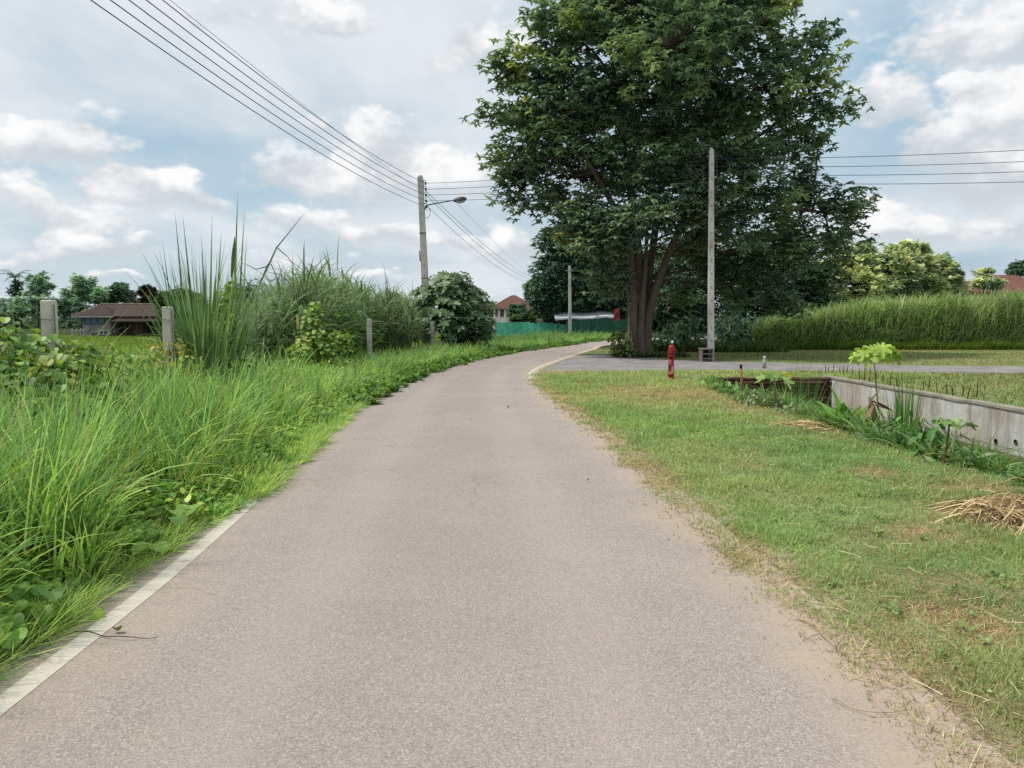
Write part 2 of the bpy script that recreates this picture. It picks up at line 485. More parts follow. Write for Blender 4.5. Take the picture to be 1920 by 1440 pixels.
def dryness(x, y):
    x = np.asarray(x, float); y = np.asarray(y, float)
    d = 0.7 * sstep(0.6, 0.85, fbm(x, y, 1.5, 3))
    d = np.maximum(d, 0.35 * sstep(0.55, 0.75, fbm(x, y, 0.7, 13)))
    d = np.maximum(d, sstep(0.42, 0.02, x - XR(y)) * (y < 23) * (0.45 + 0.9 * vnoise(x, y, 0.5, 8)))
    for (u, v, a, b) in ((1270, 742, 1.9, 2.4), (1180, 735, 1.1, 2.0), (1400, 765, 0.8, 2.5), (1530, 805, 0.7, 1.3), (1640, 888, 0.35, 0.5), (1890, 965, 0.8, 0.8), (1790, 910, 0.6, 0.6), (1730, 1000, .3, .3), (1840, 1180, .25, .3), (1760, 1150, .3, .2)):
        c = G(u, v)
        q = ((x - c[0]) / a) ** 2 + ((y - c[1]) / b) ** 2
        d = np.maximum(d, np.exp(-q) * (0.65 + 0.7 * vnoise(x, y, 0.45, 4)))
    return np.clip(d, 0, 1)

C_G1, C_G2, C_OL = lin(128, 154, 78, .98), lin(114, 146, 84, .94), lin(160, 160, 100, .94)
C_DRY, C_SOIL = lin(186, 158, 120, .76), lin(112, 92, 72, .7)
C_G1, C_G2, C_OL = dull([C_G1, C_G2, C_OL], .16, .95)
def lawn_col(x, y):
    c = mixc(C_G1, C_G2, vnoise(x, y, 1.1, 21))
    far = sstep(9, 26, y) * 0.55
    c = mixc(c, C_OL, np.clip(0.6 * sstep(0.4, 0.75, fbm(x, y, 2.6, 31)) + far * 0.7, 0, 1))
    return c

def build_ground():
    xs = np.unique(np.round(np.concatenate([np.linspace(-900, -60, 12), np.linspace(-60, -8, 27), np.arange(-8, 12.01, 0.2), [9.0, 9.13, 9.16], np.linspace(12, 60, 33), np.linspace(60, 900, 12)]), 3))
    ys = np.unique(np.round(np.concatenate([np.linspace(-30, 0, 8), np.arange(0, 26.01, 0.2), [21.85, 21.95], np.linspace(26, 60, 35), np.linspace(60, 160, 26), np.linspace(160, 2500, 16)]), 3))
    X, Y = np.meshgrid(xs, ys)
    x, y = X.ravel(), Y.ravel()
    z = gz(x, y) + 0.0
    c = lawn_col(x, y)
    c = mixc(c, C_DRY * 0.85, dryness(x, y))
    c = mixc(c, lin(192, 172, 150, .8), np.where(y < 23, sstep(.42, .12, x - XR(y) + .2 * (vnoise(x, y, .45, 77) - .5)), 0) * .9)
    left = x < XL(y)
    lc = mixc(lin(64, 84, 40, .5), lin(138, 150, 70, .55), sstep(-8, -14, x))
    c = np.where(left[:, None], lc, c)
    deep = sstep(-0.05, -0.5, z)
    c = mixc(c, mixc(C_SOIL, lin(70, 80, 44, .5), vnoise(x, y, 0.8, 2)), deep)
    farg = sstep(44, 50, y)
    c = mixc(c, lin(84, 102, 58, .45), farg)
    nx, ny = len(xs), len(ys)
    i = np.arange((ny - 1) * nx).reshape(ny - 1, nx)[:, :-1].ravel()
    f = np.stack([i, i + 1, i + nx + 1, i + nx], 1)
    o = MB().add(np.stack([x, y, z], 1), f, c).build('ground', M_ground, smooth=True)
    tag(o, 'level earth and turf reaching to the horizon on both sides of the lane', None, None, 'structure')
build_ground()

def strip(rows_a, rows_b, cols, z, mat, name, label, side=0.0, across=(0, 1)):
    n = len(rows_a)
    w = np.linspace(0, 1, cols)
    P = rows_a[:, None] * (1 - w)[None, :, None] + rows_b[:, None] * w[None, :, None]
    V = np.concatenate([P, np.full((n, cols, 1), z)], 2).reshape(-1, 3)
    i = np.arange((n - 1) * cols).reshape(n - 1, cols)[:, :-1].ravel()
    f = np.stack([i, i + 1, i + cols + 1, i + cols], 1)
    a = np.tile(across[0] + (across[1] - across[0]) * w, n)
    mb = MB().add(V, f)
    o = mb.build(name, mat, attrs={'across': a, 'side': np.full(len(V), side)})
    return tag(o, label, None, None, 'structure')

strip(EL + NL * 0.35, ER - NRR * 0.10, 14, 0.008, M_road, 'road', 'narrow dusty grey-pink asphalt lane curving away to the right', 0.0, (-0.08, 1.03))
# side road
SF = np.array([G(u, v)[:2] for u, v in [(1075, 668), (1130, 664), (1200, 671), (1330, 677.5), (1600, 683), (1920, 687)]] + [np.array((45, 29.5))])
SN = np.array([G(u, v)[:2] for u, v in [(1001, 703), (1040, 697), (1200, 694.5), (1330, 693), (1600, 697.5), (1920, 700)]] + [np.array((45, 24.5))])
SF, SN = resample(SF, 50), resample(SN, 50)
strip(SF, SN, 6, 0.004, M_road, 'side_road', 'grey side road running off to the right between the lawns', 1.0, (0.4, 0.6))

def edge_line(p, nrm, lo, hi, off, w, name, label):
    k = (p[:, 1] > lo) & (p[:, 1] < hi)
    a = p[k] + nrm[k] * (off + w / 2); b = p[k] + nrm[k] * (off - w / 2)
    strip(a, b, 2, 0.0105, M_line, name, label)
edge_line(EL, NL, 0.3, 7.0, -0.02, 0.115, 'road_marking', 'worn white edge line along the left side of the lane beside tall grass')
edge_line(ER, NRR, 20.0, 56, 0.12, 0.12, 'road_marking', 'faded white edge line curving past the side road mouth')

# ------------------------------------------------------------------ grass
def U(a, b, n): return rng.uniform(a, b, n)
def pick(cols, n, jit=0.18):
    c = np.array(cols)[rng.integers(0, len(cols), n)]
    return c * (1 + rng.normal(0, jit, (n, 1)).clip(-.5, .6))

def lawn():
    # near lawn between the road and the sunken bed, blades getting coarser with distance
    n = 400000
    y = 1.9 * (25.0 / 1.9) ** U(0, 1, n)
    x = XR(y) - 0.34 + U(0, 1, n) * (np.where(y > 21.9, 12.5, pit_lip(y) + 0.35) - XR(y) + 0.34)
    edge = (x - XR(y) + .16)
    keep = rng.random(n) < np.clip((edge + 0.34 * (fbm(x, y, 0.5, 41) - 0.42)) / 0.10, 0.02, 1)
    keep &= ~((y > 21.9) & (y > np.interp(x, SN[:, 0], SN[:, 1]) + U(-.3, .1, n)))
    keep &= rng.random(n) < 0.35 + 0.65 * sstep(0.25, 0.5, fbm(x, y, 0.35, 51))
    x, y = x[keep], y[keep]; n = len(x)
    d = dryness(x, y)
    dry = rng.random(n) < d * 0.85 + 0.06
    c = lawn_col(x, y) * 1.5 * (1 + rng.normal(0, .22, (n, 1)).clip(-.5, .6))
    c = np.where(dry[:, None], pick([lin(206, 186, 146, .95), lin(190, 164, 122, .9), lin(170, 150, 112, .85)], n), c)
    L = (0.03 + 0.0028 * y) * U(0.6, 1.7, n) * np.where(dry, 1.1, 1) * (0.6 + 1.1 * vnoise(x, y, 0.3, 61) ** 1.5)
    W = (0.0022 + 0.00075 * y) * U(0.7, 1.4, n)
    lean = np.where(dry, U(0.8, 1.5, n), U(0.1, 1.15, n))
    P = np.stack([x, y, gz(x, y) - 0.003], 1)
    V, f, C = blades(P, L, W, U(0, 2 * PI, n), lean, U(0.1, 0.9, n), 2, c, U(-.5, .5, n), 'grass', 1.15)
    o = MB().add(V, f, C).build('lawn_grass', M_grass)
    tag(o, 'mown patchy lawn grass between the lane and the sunken bed', 'grass', None, 'stuff')
    n = 1900
    y = 2.0 * (21.0 / 2.0) ** U(0, 1, n); x = XR(y) - .1 + U(0, 1, n) ** 1.6 * (pit_lip(y) - XR(y))
    mb = MB()
    V, f, C = blades(np.stack([x, y, np.full(n, .012) + U(0, .03, n)], 1), U(.05, .19, n), .0022 + .0004 * y, U(0, 6.28, n), U(1.35, 1.75, n), U(-.3, .3, n), 5, pick([lin(206, 184, 142, .95), lin(176, 150, 112, .85), lin(140, 118, 92, .75), lin(222, 204, 166, .95)], n), U(-.5, .5, n), 'strip')
    V[:, 2] = np.maximum(V[:, 2], gz(V[:, 0], V[:, 1]) + .006)
    mb.add(V, f, C)
    n = 150
    y = 2.4 * (18.0 / 2.4) ** U(0, 1, n); x = XR(y) + .3 + U(0, 1, n) * (pit_lip(y) - XR(y) - .3)
    mb.add(*weeds('', '', np.stack([x, y, 0 * x + .01], 1), U(.03, .07, n), [lin(132, 158, 92, .95), lin(112, 144, 80, .95), lin(146, 166, 106, .95)], 12, .03, .6, flat=.5))
    n = 900
    y = 2.0 * (22.0 / 2.0) ** U(0, 1, n); x = XR(y) + rng.normal(-.08, .11, n)
    mb.add(*blades_args(tufts(x, y, 9, lambda a, b: .05 + .05 * vnoise(a, b, .4, 9), lambda yy: .003 + .0007 * yy, [lin(186, 164, 120, .9), lin(150, 140, 90, .85), lin(120, 140, 80, .9), lin(206, 184, 140, .9)], 3, .05, (.6, 1.5), (0, .5))))
    o = mb.build('lawn_litter', M_straw)
    tag(o, 'dry clippings, small weeds and dead tufts scattered over the near lawn and sandy edge', 'litter', None, 'stuff')
    # beyond the wall and the side road
    n = 70000
    x = U(2, 34, n); y = 24 + (47.5 - 24) * U(0, 1, n)
    y[: n // 3] = U(12, 25, n // 3); x[: n // 3] = U(9.25, 24, n // 3)
    nearE = np.interp(x, SN[:, 0], SN[:, 1]); farE = np.interp(x, SF[:, 0], SF[:, 1])
    keep = (y < nearE - 0.05) & (x > 9.25) & (y < 26) | (y > farE + 0.1) & (x > np.interp(y, ER[:, 1], ER[:, 0]) + 0.2)
    x, y = x[keep], y[keep]; n = len(x)
    c = np.where((rng.random(n) < 0.25)[:, None], pick([lin(186, 166, 116, .7), lin(150, 136, 84, .7)], n), mixc(lin(118, 136, 60, .8), lin(150, 150, 80, .8), vnoise(x, y, 2.5, 71)) * (1 + rng.normal(0, .2, (n, 1)).clip(-.5, .5)))
    V, f, C = blades(np.stack([x, y, gz(x, y)], 1), U(.05, .13, n), U(.015, .03, n), U(0, 2 * PI, n), U(.2, 1.2, n), U(.1, .8, n), 2, c)
    o = MB().add(V, f, C).build('lawn_grass', M_grass)
    tag(o, 'short olive turf on both sides of the side road beyond the concrete wall', 'grass', None, 'stuff')

GR = [lin(124, 162, 72, 1.45), lin(110, 150, 72, 1.4), lin(142, 174, 82, 1.45), lin(96, 138, 76, 1.3), lin(156, 182, 94, 1.45), lin(112, 148, 86, 1.35)]
GY = [lin(168, 186, 82, 1.45), lin(154, 178, 78, 1.45), lin(182, 192, 98, 1.4), lin(134, 166, 74, 1.4)]
GR, GY = dull(GR, .15, .98), dull(GY, .13, 1.0)
GC = [lin(112, 134, 98, 1.05), lin(128, 148, 116, 1.05), lin(96, 122, 86, 1.0), lin(146, 160, 130, 1.05), lin(114, 140, 92, 1.05)]

def tufts(cx, cy, per, Lf, Wf, cols, segs=5, spread=0.1, lean=(0.05, 0.55), bend=(0.3, 1.5), bias=None, jit=0.18):
    n = len(cx) * per
    ti = np.repeat(np.arange(len(cx)), per)
    az = U(0, 2 * PI, n)
    if bias is not None:
        k = rng.random(n) < bias[1]
        az[k] = rng.normal(bias[0], 1.0, k.sum())
    r = spread * np.sqrt(U(0, 1, n))
    x = cx[ti] + r * np.cos(az); y = cy[ti] + r * np.sin(az)
    L = Lf(x, y) * U(.55, 1.15, n)
    cc = np.array(cols)[rng.integers(0, len(cols), len(cx))][ti] * (1 + rng.normal(0, jit, (n, 1)).clip(-.45, .5))
    dead = rng.random(n) < 0.05
    cc[dead] = lin(196, 186, 130, .8)
    W = Wf(y) * U(.6, 1.3, n)
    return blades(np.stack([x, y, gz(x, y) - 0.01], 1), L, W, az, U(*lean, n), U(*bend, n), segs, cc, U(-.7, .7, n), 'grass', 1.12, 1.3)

CREEP1 = [(20, 1120), (50, 1118), (105, 1108), (120, 1150), (60, 1160), (15, 1165), (115, 1185), (150, 1150), (40, 1045), (20, 1010), (5, 1060), (75, 1090), (10, 1215), (-30, 1150), (-20, 1090), (85, 1060), (140, 1110)]
CREEP2 = [(335, 932), (330, 952), (290, 945), (255, 958), (225, 960), (240, 925), (275, 935), (290, 990), (265, 990), (400, 975), (375, 985), (360, 940), (385, 950), (310, 975), (210, 985), (350, 1000), (300, 920), (395, 1000), (230, 1000), (270, 970), (420, 960), (190, 950), (320, 1005)]
def near_creeper(x, y):
    k = np.zeros(len(x), bool)
    for lst, dv in ((CREEP1, 62), (CREEP2, 40)):
        for u, v in lst:
            g = G(u, v + dv)
            k |= ((x - g[0]) ** 2 + (y - g[1]) ** 2 < .17 ** 2) | ((np.abs(x - g[0] * .93) < .12) & (np.abs(y - g[1] * .93) < .2))
    return k
def roadside_grass():
    mb = MB()
    hgt = lambda x, y: np.clip(0.16 + 0.95 * sstep(0.1, 1.1, XL(y) - x) * (0.65 + .7 * vnoise(x, y, .8, 82)) + 0.2 * vnoise(x, y, 1.3, 81), 0.12, 1.2) * (1 - .35 * sstep(9, 16, y) * (x > -5.2))
    # tall grass, dense near the camera
    N = 5200
    y = 1.5 * (30 / 1.5) ** U(0, 1, N)
    d = 0.12 + U(0, 1, N) ** 1.4 * (2.6 + 0.28 * y)
    x = XL(y) - d - 0.32 * (y < 6)
    k = rng.random(N) < 0.45 + 0.55 * sstep(0.35, 0.6, fbm(x, y, 0.9, 91))
    k &= ~near_creeper(x, y)
    x, y = x[k], y[k]
    wide = lambda yy: 0.019 + 0.0008 * yy
    kk = rng.random(len(x)) < 0.5
    mb.add(*blades_args(tufts(x[kk], y[kk], 12, hgt, wide, GR, 7, 0.09, (0.02, .42), (.1, 1.5), (0.0, .15), .24)))
    mb.add(*blades_args(tufts(x[~kk], y[~kk], 9, lambda a, b: hgt(a, b) * 0.8, lambda yy: wide(yy) * 1.1, GY, 6, 0.12, (0.05, .6), (.3, 1.7), (0.0, .3), .22)))
    # low sprawling fringe on the asphalt edge
    N = 2600
    y = 1.8 * (40 / 1.8) ** U(0, 1, N)
    x = XL(y) - U(-0.05, 0.5, N) - 0.26 * sstep(7.5, 5.5, y) + 0.1 * (vnoise(x=y, y=y * 0, s=.4, seed=3) - .5)
    mb.add(*blades_args(tufts(x, y, 14, lambda a, b: 0.16 + 0.16 * vnoise(a, b, .5, 7), lambda yy: 0.005 + 0.0008 * yy, GR + GY, 4, 0.08, (.5, 1.35), (.1, .6), (-0.1, .5))))
    # taller, steeper clumps standing out of the bank
    N = 130
    y = 2.9 * (15 / 2.9) ** U(0, 1, N); x = XL(y) - .75 - U(0, 1, N) * (1.2 + .2 * y)
    mb.add(*blades_args(tufts(x, y, 22, lambda a, b: 1.0 + .35 * vnoise(a, b, .8, 33), lambda yy: .017 + .0006 * yy, GR, 8, .1, (.01, .3), (.05, .8), (0., .3), .2)))
    # dead stalks and bent seed stems among the green
    N = 240
    y = U(2.4, 16, N); x = XL(y) - .35 - U(0, 3.2, N)
    V, f, C = blades(np.stack([x, y, 0 * x], 1), U(.5, 1.25, N), .006 + .0006 * y, U(0, 6.28, N), U(.05, .7, N), U(.1, 1.3, N), 6, pick([lin(190, 176, 124, .9), lin(160, 150, 100, .85), lin(206, 190, 142, .9)], N), 0, 'grass')
    mb.add(V, f, C)
    # a few long bright broad blades
    N = 420
    y = U(2.6, 11, N); x = XL(y) - 0.5 - U(0, 2.6, N)
    mb.add(*blades_args(tufts(x, y, 4, lambda a, b: hgt(a, b) * 1.15, lambda yy: 0.018 + 0 * yy, [lin(128, 166, 84, .85), lin(104, 150, 62, .85)], 8, 0.05, (.02, .4), (.8, 2.4))))
    o = mb.build('roadside_grass', M_grass)
    tag(o, 'lush tall green grass crowding the left edge of the lane', 'grass', None, 'stuff')
def blades_args(r): return r[0], r[1], r[2]
roadside_grass()

def field_grass():
    mb = MB()
    N = 90000
    y = 9 * (95 / 9.0) ** U(0, 1, N)
    x = -6.2 - U(0, 1, N) * (y * 0.78)
    c = mixc(lin(150, 170, 66, .85), lin(112, 146, 58, .85), fbm(x, y, 5, 14)) * (1 + rng.normal(0, .18, (N, 1)).clip(-.4, .5))
    L = (0.45 + 0.35 * vnoise(x, y, 3, 2)) * U(.6, 1.2, N) * (0.9 - 0.4 * sstep(30, 80, y))
    V, f, C = blades(np.stack([x, y, np.zeros(N)], 1), L, 0.007 + 0.0011 * y, U(0, 2 * PI, N), U(.05, .5, N), U(.2, 1.2, N), 3, c, U(-.6, .6, N))
    mb.add(V, f, C)
    o = mb.build('field_grass', M_grass)
    tag(o, 'yellow green meadow grass between the fence posts and the old brown roofed house', 'grass', None, 'stuff')
field_grass()

def weeds(name, label, P, sizes, cols, per=14, leaf=.09, wr=.55, mat=None, flat=.6):
    """low herbs: leaf sprays around each point"""
    n = len(P) * per
    ti = np.repeat(np.arange(len(P)), per)
    s = np.asarray(sizes)[ti]
    d = rng.normal(0, 1, (n, 3)); d /= np.linalg.norm(d, axis=1)[:, None]
    r = U(.3, 1, n)[:, None] * s[:, None]
    p = np.asarray(P)[ti] + d * r * np.array([1, 1, flat]); p[:, 2] = np.maximum(np.abs(p[:, 2] - P[ti, 2]) + P[ti, 2], P[ti, 2] + .01)
    L = leaf * U(.6, 1.5, n)
    az = np.arctan2(d[:, 1], d[:, 0]) + rng.normal(0, .7, n)
    c = np.array(cols)[rng.integers(0, len(cols), len(P))][ti] * (1 + rng.normal(0, .22, (n, 1)).clip(-.5, .5))
    V, f, C = blades(p, L, L * wr, az, U(.5, 1.5, n), U(.2, 1.0, n), 3, c, U(-.5, .5, n), 'leaf', 1.05)
    return V, f, C

def canes(x, y, h, mb, leaves=12, Lr=(.6, 1.2), W=.03, cols=GC, droop=(1.0, 2.3), stem=True, up=0.3, lo=.25):
    n = len(x)
    z = gz(x, y)
    az0 = U(0, 2 * PI, n); ln = U(0, .16, n)
    if stem:
        V, f, C = blades(np.stack([x, y, z], 1), h * 0.85, .022 + 0 * x, az0, ln, ln * 1.2, 4, pick([lin(150, 150, 98, .7), lin(112, 128, 72, .7)], n), 0, 'strip')
        mb.add(V, f, C)
    ti = np.repeat(np.arange(n), leaves); m = len(ti)
    t = U(lo, .95, m)
    off = h[ti] * t * np.sin(ln[ti] * (1 + .6 * t))
    P = np.stack([x[ti] + off * np.cos(az0[ti]), y[ti] + off * np.sin(az0[ti]), z[ti] + h[ti] * t * .86], 1)
    c = np.array(cols)[rng.integers(0, len(cols), n)][ti] * (1 + rng.normal(0, .2, (m, 1)).clip(-.5, .5)) * (.72 + .56 * fbm(x, y, 2.4, 19))[ti][:, None]
    c[rng.random(m) < .05] = lin(186, 174, 124, .9)
    V, f, C = blades(P, U(*Lr, m), W * U(.6, 1.3, m), U(0, 2 * PI, m), U(.1, up + .35, m) * (1.2 - t * .7), U(*droop, m), 6, c, U(-.8, .8, m), 'grass', 1.1, 1.2)
    mb.add(V, f, C)

def cane_thickets():
    mb = MB()
    n = 1250
    y = U(20.5, 41, n); x0 = np.where(y < 33, -5.55, -5.0) - 0.01 * (y - 20)
    x = x0 - U(0, 1, n) ** 1.3 * (6.5 + .06 * y) - 0.15
    # thicket outline: low towards its left end, tallest in the middle
    u = 960 + FPX * x / y
    top = np.interp(u, [380, 470, 530, 575, 640, 690, 745, 800], [640, 600, 545, 522, 520, 548, 560, 575])
    h = (EYE + (605 - top) / FPX * y) * U(.5, 1.14, n)
    k = (u > 455) & (u < 830) & (h > .8)
    canes(x[k], y[k], h[k], mb, 12, (.8, 1.9), .068)
    k2 = np.where(k)[0][::11]
    canes(x[k2], y[k2], np.minimum(h[k2] * 1.0 + U(.3, .9, len(k2)), 4.2), mb, 9, (.8, 1.5), .05, GC, (.3, 1.4), True, .1, .5)
    m = 170
    ya = U(33, 45, m); xa = -4.75 - .012 * (ya - 33) - U(0, 3.2, m)
    canes(xa, ya, U(1.3, 2.7, m), mb, 12, (.7, 1.5), .065)
    n = 150
    yy = U(21, 34, n); xx = -5.5 - U(0, 1.0, n)
    P = np.stack([xx, yy, U(.3, 1.9, n)], 1)
    mb.add(*weeds('', '', P, U(.2, .45, n), [lin(120, 152, 80, 1.0), lin(98, 132, 72, 1.0), lin(142, 166, 92, 1.0)], 40, .16, .75, flat=1))
    o = mb.build('cane_thicket', M_grass)
    tag(o, 'dense grey green thicket of arching cane grass behind the lane fence', 'cane grass', None, 'stuff')
    mb = MB()
    n = 6800
    y = 46 + U(0, 1, n) ** 1.6 * 8
    x = U(14.5, 36, n)
    u = 960 + FPX * x / y
    top = np.interp(u, [1400, 1480, 1560, 1650, 1750, 1920, 2100], [622, 594, 572, 562, 556, 552, 548])
    h = (EYE + (605 - top) / FPX * 48) * (1.08 - .55 * U(0, 1, n) ** 2.2) * (0.82 + .28 * vnoise(x, y, 2.2, 4))
    canes(x, y, h, mb, 11, (.6, 1.25), .05, dull([lin(132, 156, 92, 1.4), lin(148, 168, 100, 1.4), lin(114, 142, 86, 1.3), lin(164, 176, 118, 1.4)], .12, .88), (.5, 1.7), False, .15, .02)
    n = 2500
    x = U(9, 36, n); y = U(45.2, 46.3, n)
    mb.add(*blades_args(tufts(x, y, 8, lambda a, b: .5 + .5 * vnoise(a, b, 1.2, 9), lambda yy: .03 + 0 * yy, [lin(116, 144, 58, .85), lin(92, 124, 52, .85)], 4, .2)))
    o = mb.build('tall_grass_bank', M_grass)
    tag(o, 'high bank of tall upright green grass behind the far lawn', 'tall grass', None, 'stuff')
cane_thickets()

def edge_weeds():
    # leafy herbs along the left verge of the bend and around the tree foot
    s = np.array([k for k in range(NR) if 15 < EL[k, 1] < 80])
    n = 2600
    k = s[rng.integers(0, len(s), n)]
    d = U(-.1, 1, n) ** 1.0 * (0.7 + EL[k, 1] * .03)
    P = np.concatenate([EL[k] + NL[k] * d[:, None] + rng.normal(0, .15, (n, 2)), np.zeros((n, 1))], 1)
    sz = np.clip(.18 + .32 * (d / 1.5), .12, .6)
    mb = MB().add(*weeds('', '', P, sz, [lin(92, 134, 56, .85), lin(112, 150, 62, .85), lin(76, 118, 52, .8), lin(132, 160, 70, .85)], 15, .17, .6))
    n = 1400
    k = s[rng.integers(0, len(s), n)]
    d = .5 + U(0, 1, n) * (1.2 + EL[k, 1] * .03)
    p = EL[k] + NL[k] * d[:, None]
    mb.add(*blades_args(tufts(p[:, 0], p[:, 1], 14, lambda a, b: .5 + .45 * vnoise(a, b, 2, 3), lambda yy: .008 + .0007 * yy, GR + [lin(84, 118, 60, .8)], 5, .2, (.05, .6), (.4, 1.6))))
    n = 420
    yy = U(50, 84, n); k = np.array([np.argmin(np.abs(EL[:, 1] - q)) for q in yy])
    p = EL[k] + NL[k] * U(1.0, 6.0, n)[:, None]
    mb.add(*blades_args(tufts(p[:, 0], p[:, 1], 14, lambda a, b: .7 + .7 * vnoise(a, b, 3, 3), lambda q: .05 + 0 * q, [lin(98, 134, 76, 1.1), lin(118, 152, 82, 1.1), lin(84, 120, 72, 1.0)], 5, .3, (.05, .6), (.4, 1.6))))
    o = mb.build('verge_weeds', M_grass)
    tag(o, 'mixed leafy weeds and grass along the outer verge of the bend', 'weeds', None, 'stuff')
edge_weeds()

def near_herbs():
    # small bright herbs filling between the tall grass on the left
    n = 2400
    y = 2.2 * (22 / 2.2) ** U(0, 1, n)
    x = XL(y) - .25 - .3 * (y < 6) - U(0, 1, n) ** 1.5 * 2.2
    h = np.clip((XL(y) - x) * .35, 0.02, .55) * U(.3, 1, n)
    P = np.stack([x, y, h], 1)
    mb = MB().add(*weeds('', '', P, .13 + .005 * y, [lin(130, 168, 72, 1.1), lin(110, 152, 68, 1.1), lin(152, 180, 80, 1.1), lin(172, 186, 84, 1.1)], 13, .065, .66, flat=.8))
    o = mb.build('verge_herbs', M_broad)
    tag(o, 'small bright leafed herbs mixed through the roadside grass', 'herbs', None, 'stuff')
near_herbs()
lawn()

# ------------------------------------------------------------------ trees
def curve_pts(a, b, sag=0.0, side=(0, 0, 0), n=7):
    a, b = np.array(a, float), np.array(b, float)
    t = np.linspace(0, 1, n)[:, None]
    return a + (b - a) * t + np.array([0, 0, 1.0]) * sag * (4 * t * (1 - t)) + np.array(side) * (4 * t * (1 - t))

def grow_tree(name, label, foot, stems, lobes, cat='tree', group=None, sub=1.0, per=20, leaf=.3, lw=.36, nl=7, cols=None, droop=(.3, 1.1), lean=(.9, 1.7), sparse=1.0, bark=lin(112, 100, 88, .5), limb_r=.14, crown_name='crown', mat=None, shell=.45, accents=None, sig=.26):
    """foot: ground point; stems: list of (points, radii); lobes: list of (centre xyz, radii xyz)"""
    root = empty(name, label, cat, tuple(foot), group)
    tb = MB()
    for pts, rad in stems:
        k = np.linspace(0, 1, len(pts)); kk = np.linspace(0, 1, max(10, len(pts) * 4))
        pts = np.array(pts, float)
        P = np.stack([np.interp(kk, k, pts[:, j]) for j in range(3)], 1)
        for _ in range(2):
            P[1:-1] = (P[:-2] + 2 * P[1:-1] + P[2:]) / 4
        P[1:-1] += rng.normal(0, .012, (len(P) - 2, 3)) * np.array([1, 1, 0]) * (np.max(rad) > .1)
        tube(tb, P, np.interp(kk, k, rad), 10, bark * rng.uniform(.85, 1.1), caps=False)
    tips = [np.array(s[0][-1], float) for s in stems]
    lb = MB()
    Vs = MB()
    for (c, R) in lobes:
        c, R = np.array(c, float), np.array(R, float)
        mr = R.mean()
        t = min(tips, key=lambda q: np.linalg.norm(q - c))
        pl = curve_pts(t, c, .12 * np.linalg.norm(t - c), rng.normal(0, .2, 3) * mr * .5, 8)
        tube(lb, pl, np.linspace(limb_r * min(1.2, .5 + mr / 4), .03, 8), 5, bark * .9, caps=False)
        ns = max(3, int(sub * 15 * rng.uniform(.85, 1.15)))
        d = rng.normal(0, 1, (ns, 3)); d /= np.linalg.norm(d, axis=1)[:, None]
        cs = c + d * R * U(shell, 1.0, ns)[:, None] ** .6
        for s_, dd in zip(cs, d):
            tube(lb, curve_pts(c, s_, .1 * mr, (0, 0, 0), 5), np.linspace(.035, .01, 5), 3, bark * .8, caps=False)
        n = int(ns * per * sparse)
        ti = rng.integers(0, ns, n)
        p = cs[ti] + rng.normal(0, 1, (n, 3)) * R * sig * np.array([1, 1, .8])
        o = p - c; o[:, 2] += .25 * mr
        o /= np.linalg.norm(o, axis=1)[:, None] + 1e-6
        az0 = np.arctan2(o[:, 1], o[:, 0])
        tone = (U(.75, 1.25, ns)[ti])[:, None]
        cc = np.array(cols)[rng.integers(0, len(cols), ns)][ti] * tone
        if accents is not None:
            a = rng.random(ns) < accents[1]
            hit = a[ti]
            cc[hit] = accents[0] * U(.8, 1.2, hit.sum())[:, None]
        tj = np.repeat(np.arange(n), nl); m = len(tj)
        az = az0[tj] + rng.normal(0, 1.15, m)
        V, f, C = blades(p[tj] + rng.normal(0, .06, (m, 3)), leaf * U(.65, 1.25, m), leaf * lw * U(.7, 1.2, m), az, U(*lean, m), U(*droop, m), 3, cc[tj] * (1 + rng.normal(0, .16, (m, 1)).clip(-.4, .4)), U(-.5, .5, m), 'leaf', 1.05)
        Vs.add(V, f, C)
    part(tb, 'trunk', M_bark, root, True)
    part(lb, 'limb', M_bark, root, True)
    part(Vs, crown_name, mat or M_leaf, root)
    return root

def px_lobes(lst, Y, dz=0.0, depth=0.9, jitter=1.0):
    out = []
    for l in lst:
        u, v, r = l[0], l[1], l[2]
        yy = Y + (l[3] if len(l) > 3 else rng.uniform(-1, 1) * jitter)
        s = yy / FPX
        out.append((Q(u, v, yy), (r * s, r * s * depth, r * s * (l[4] if len(l) > 4 else .92))))
    return out

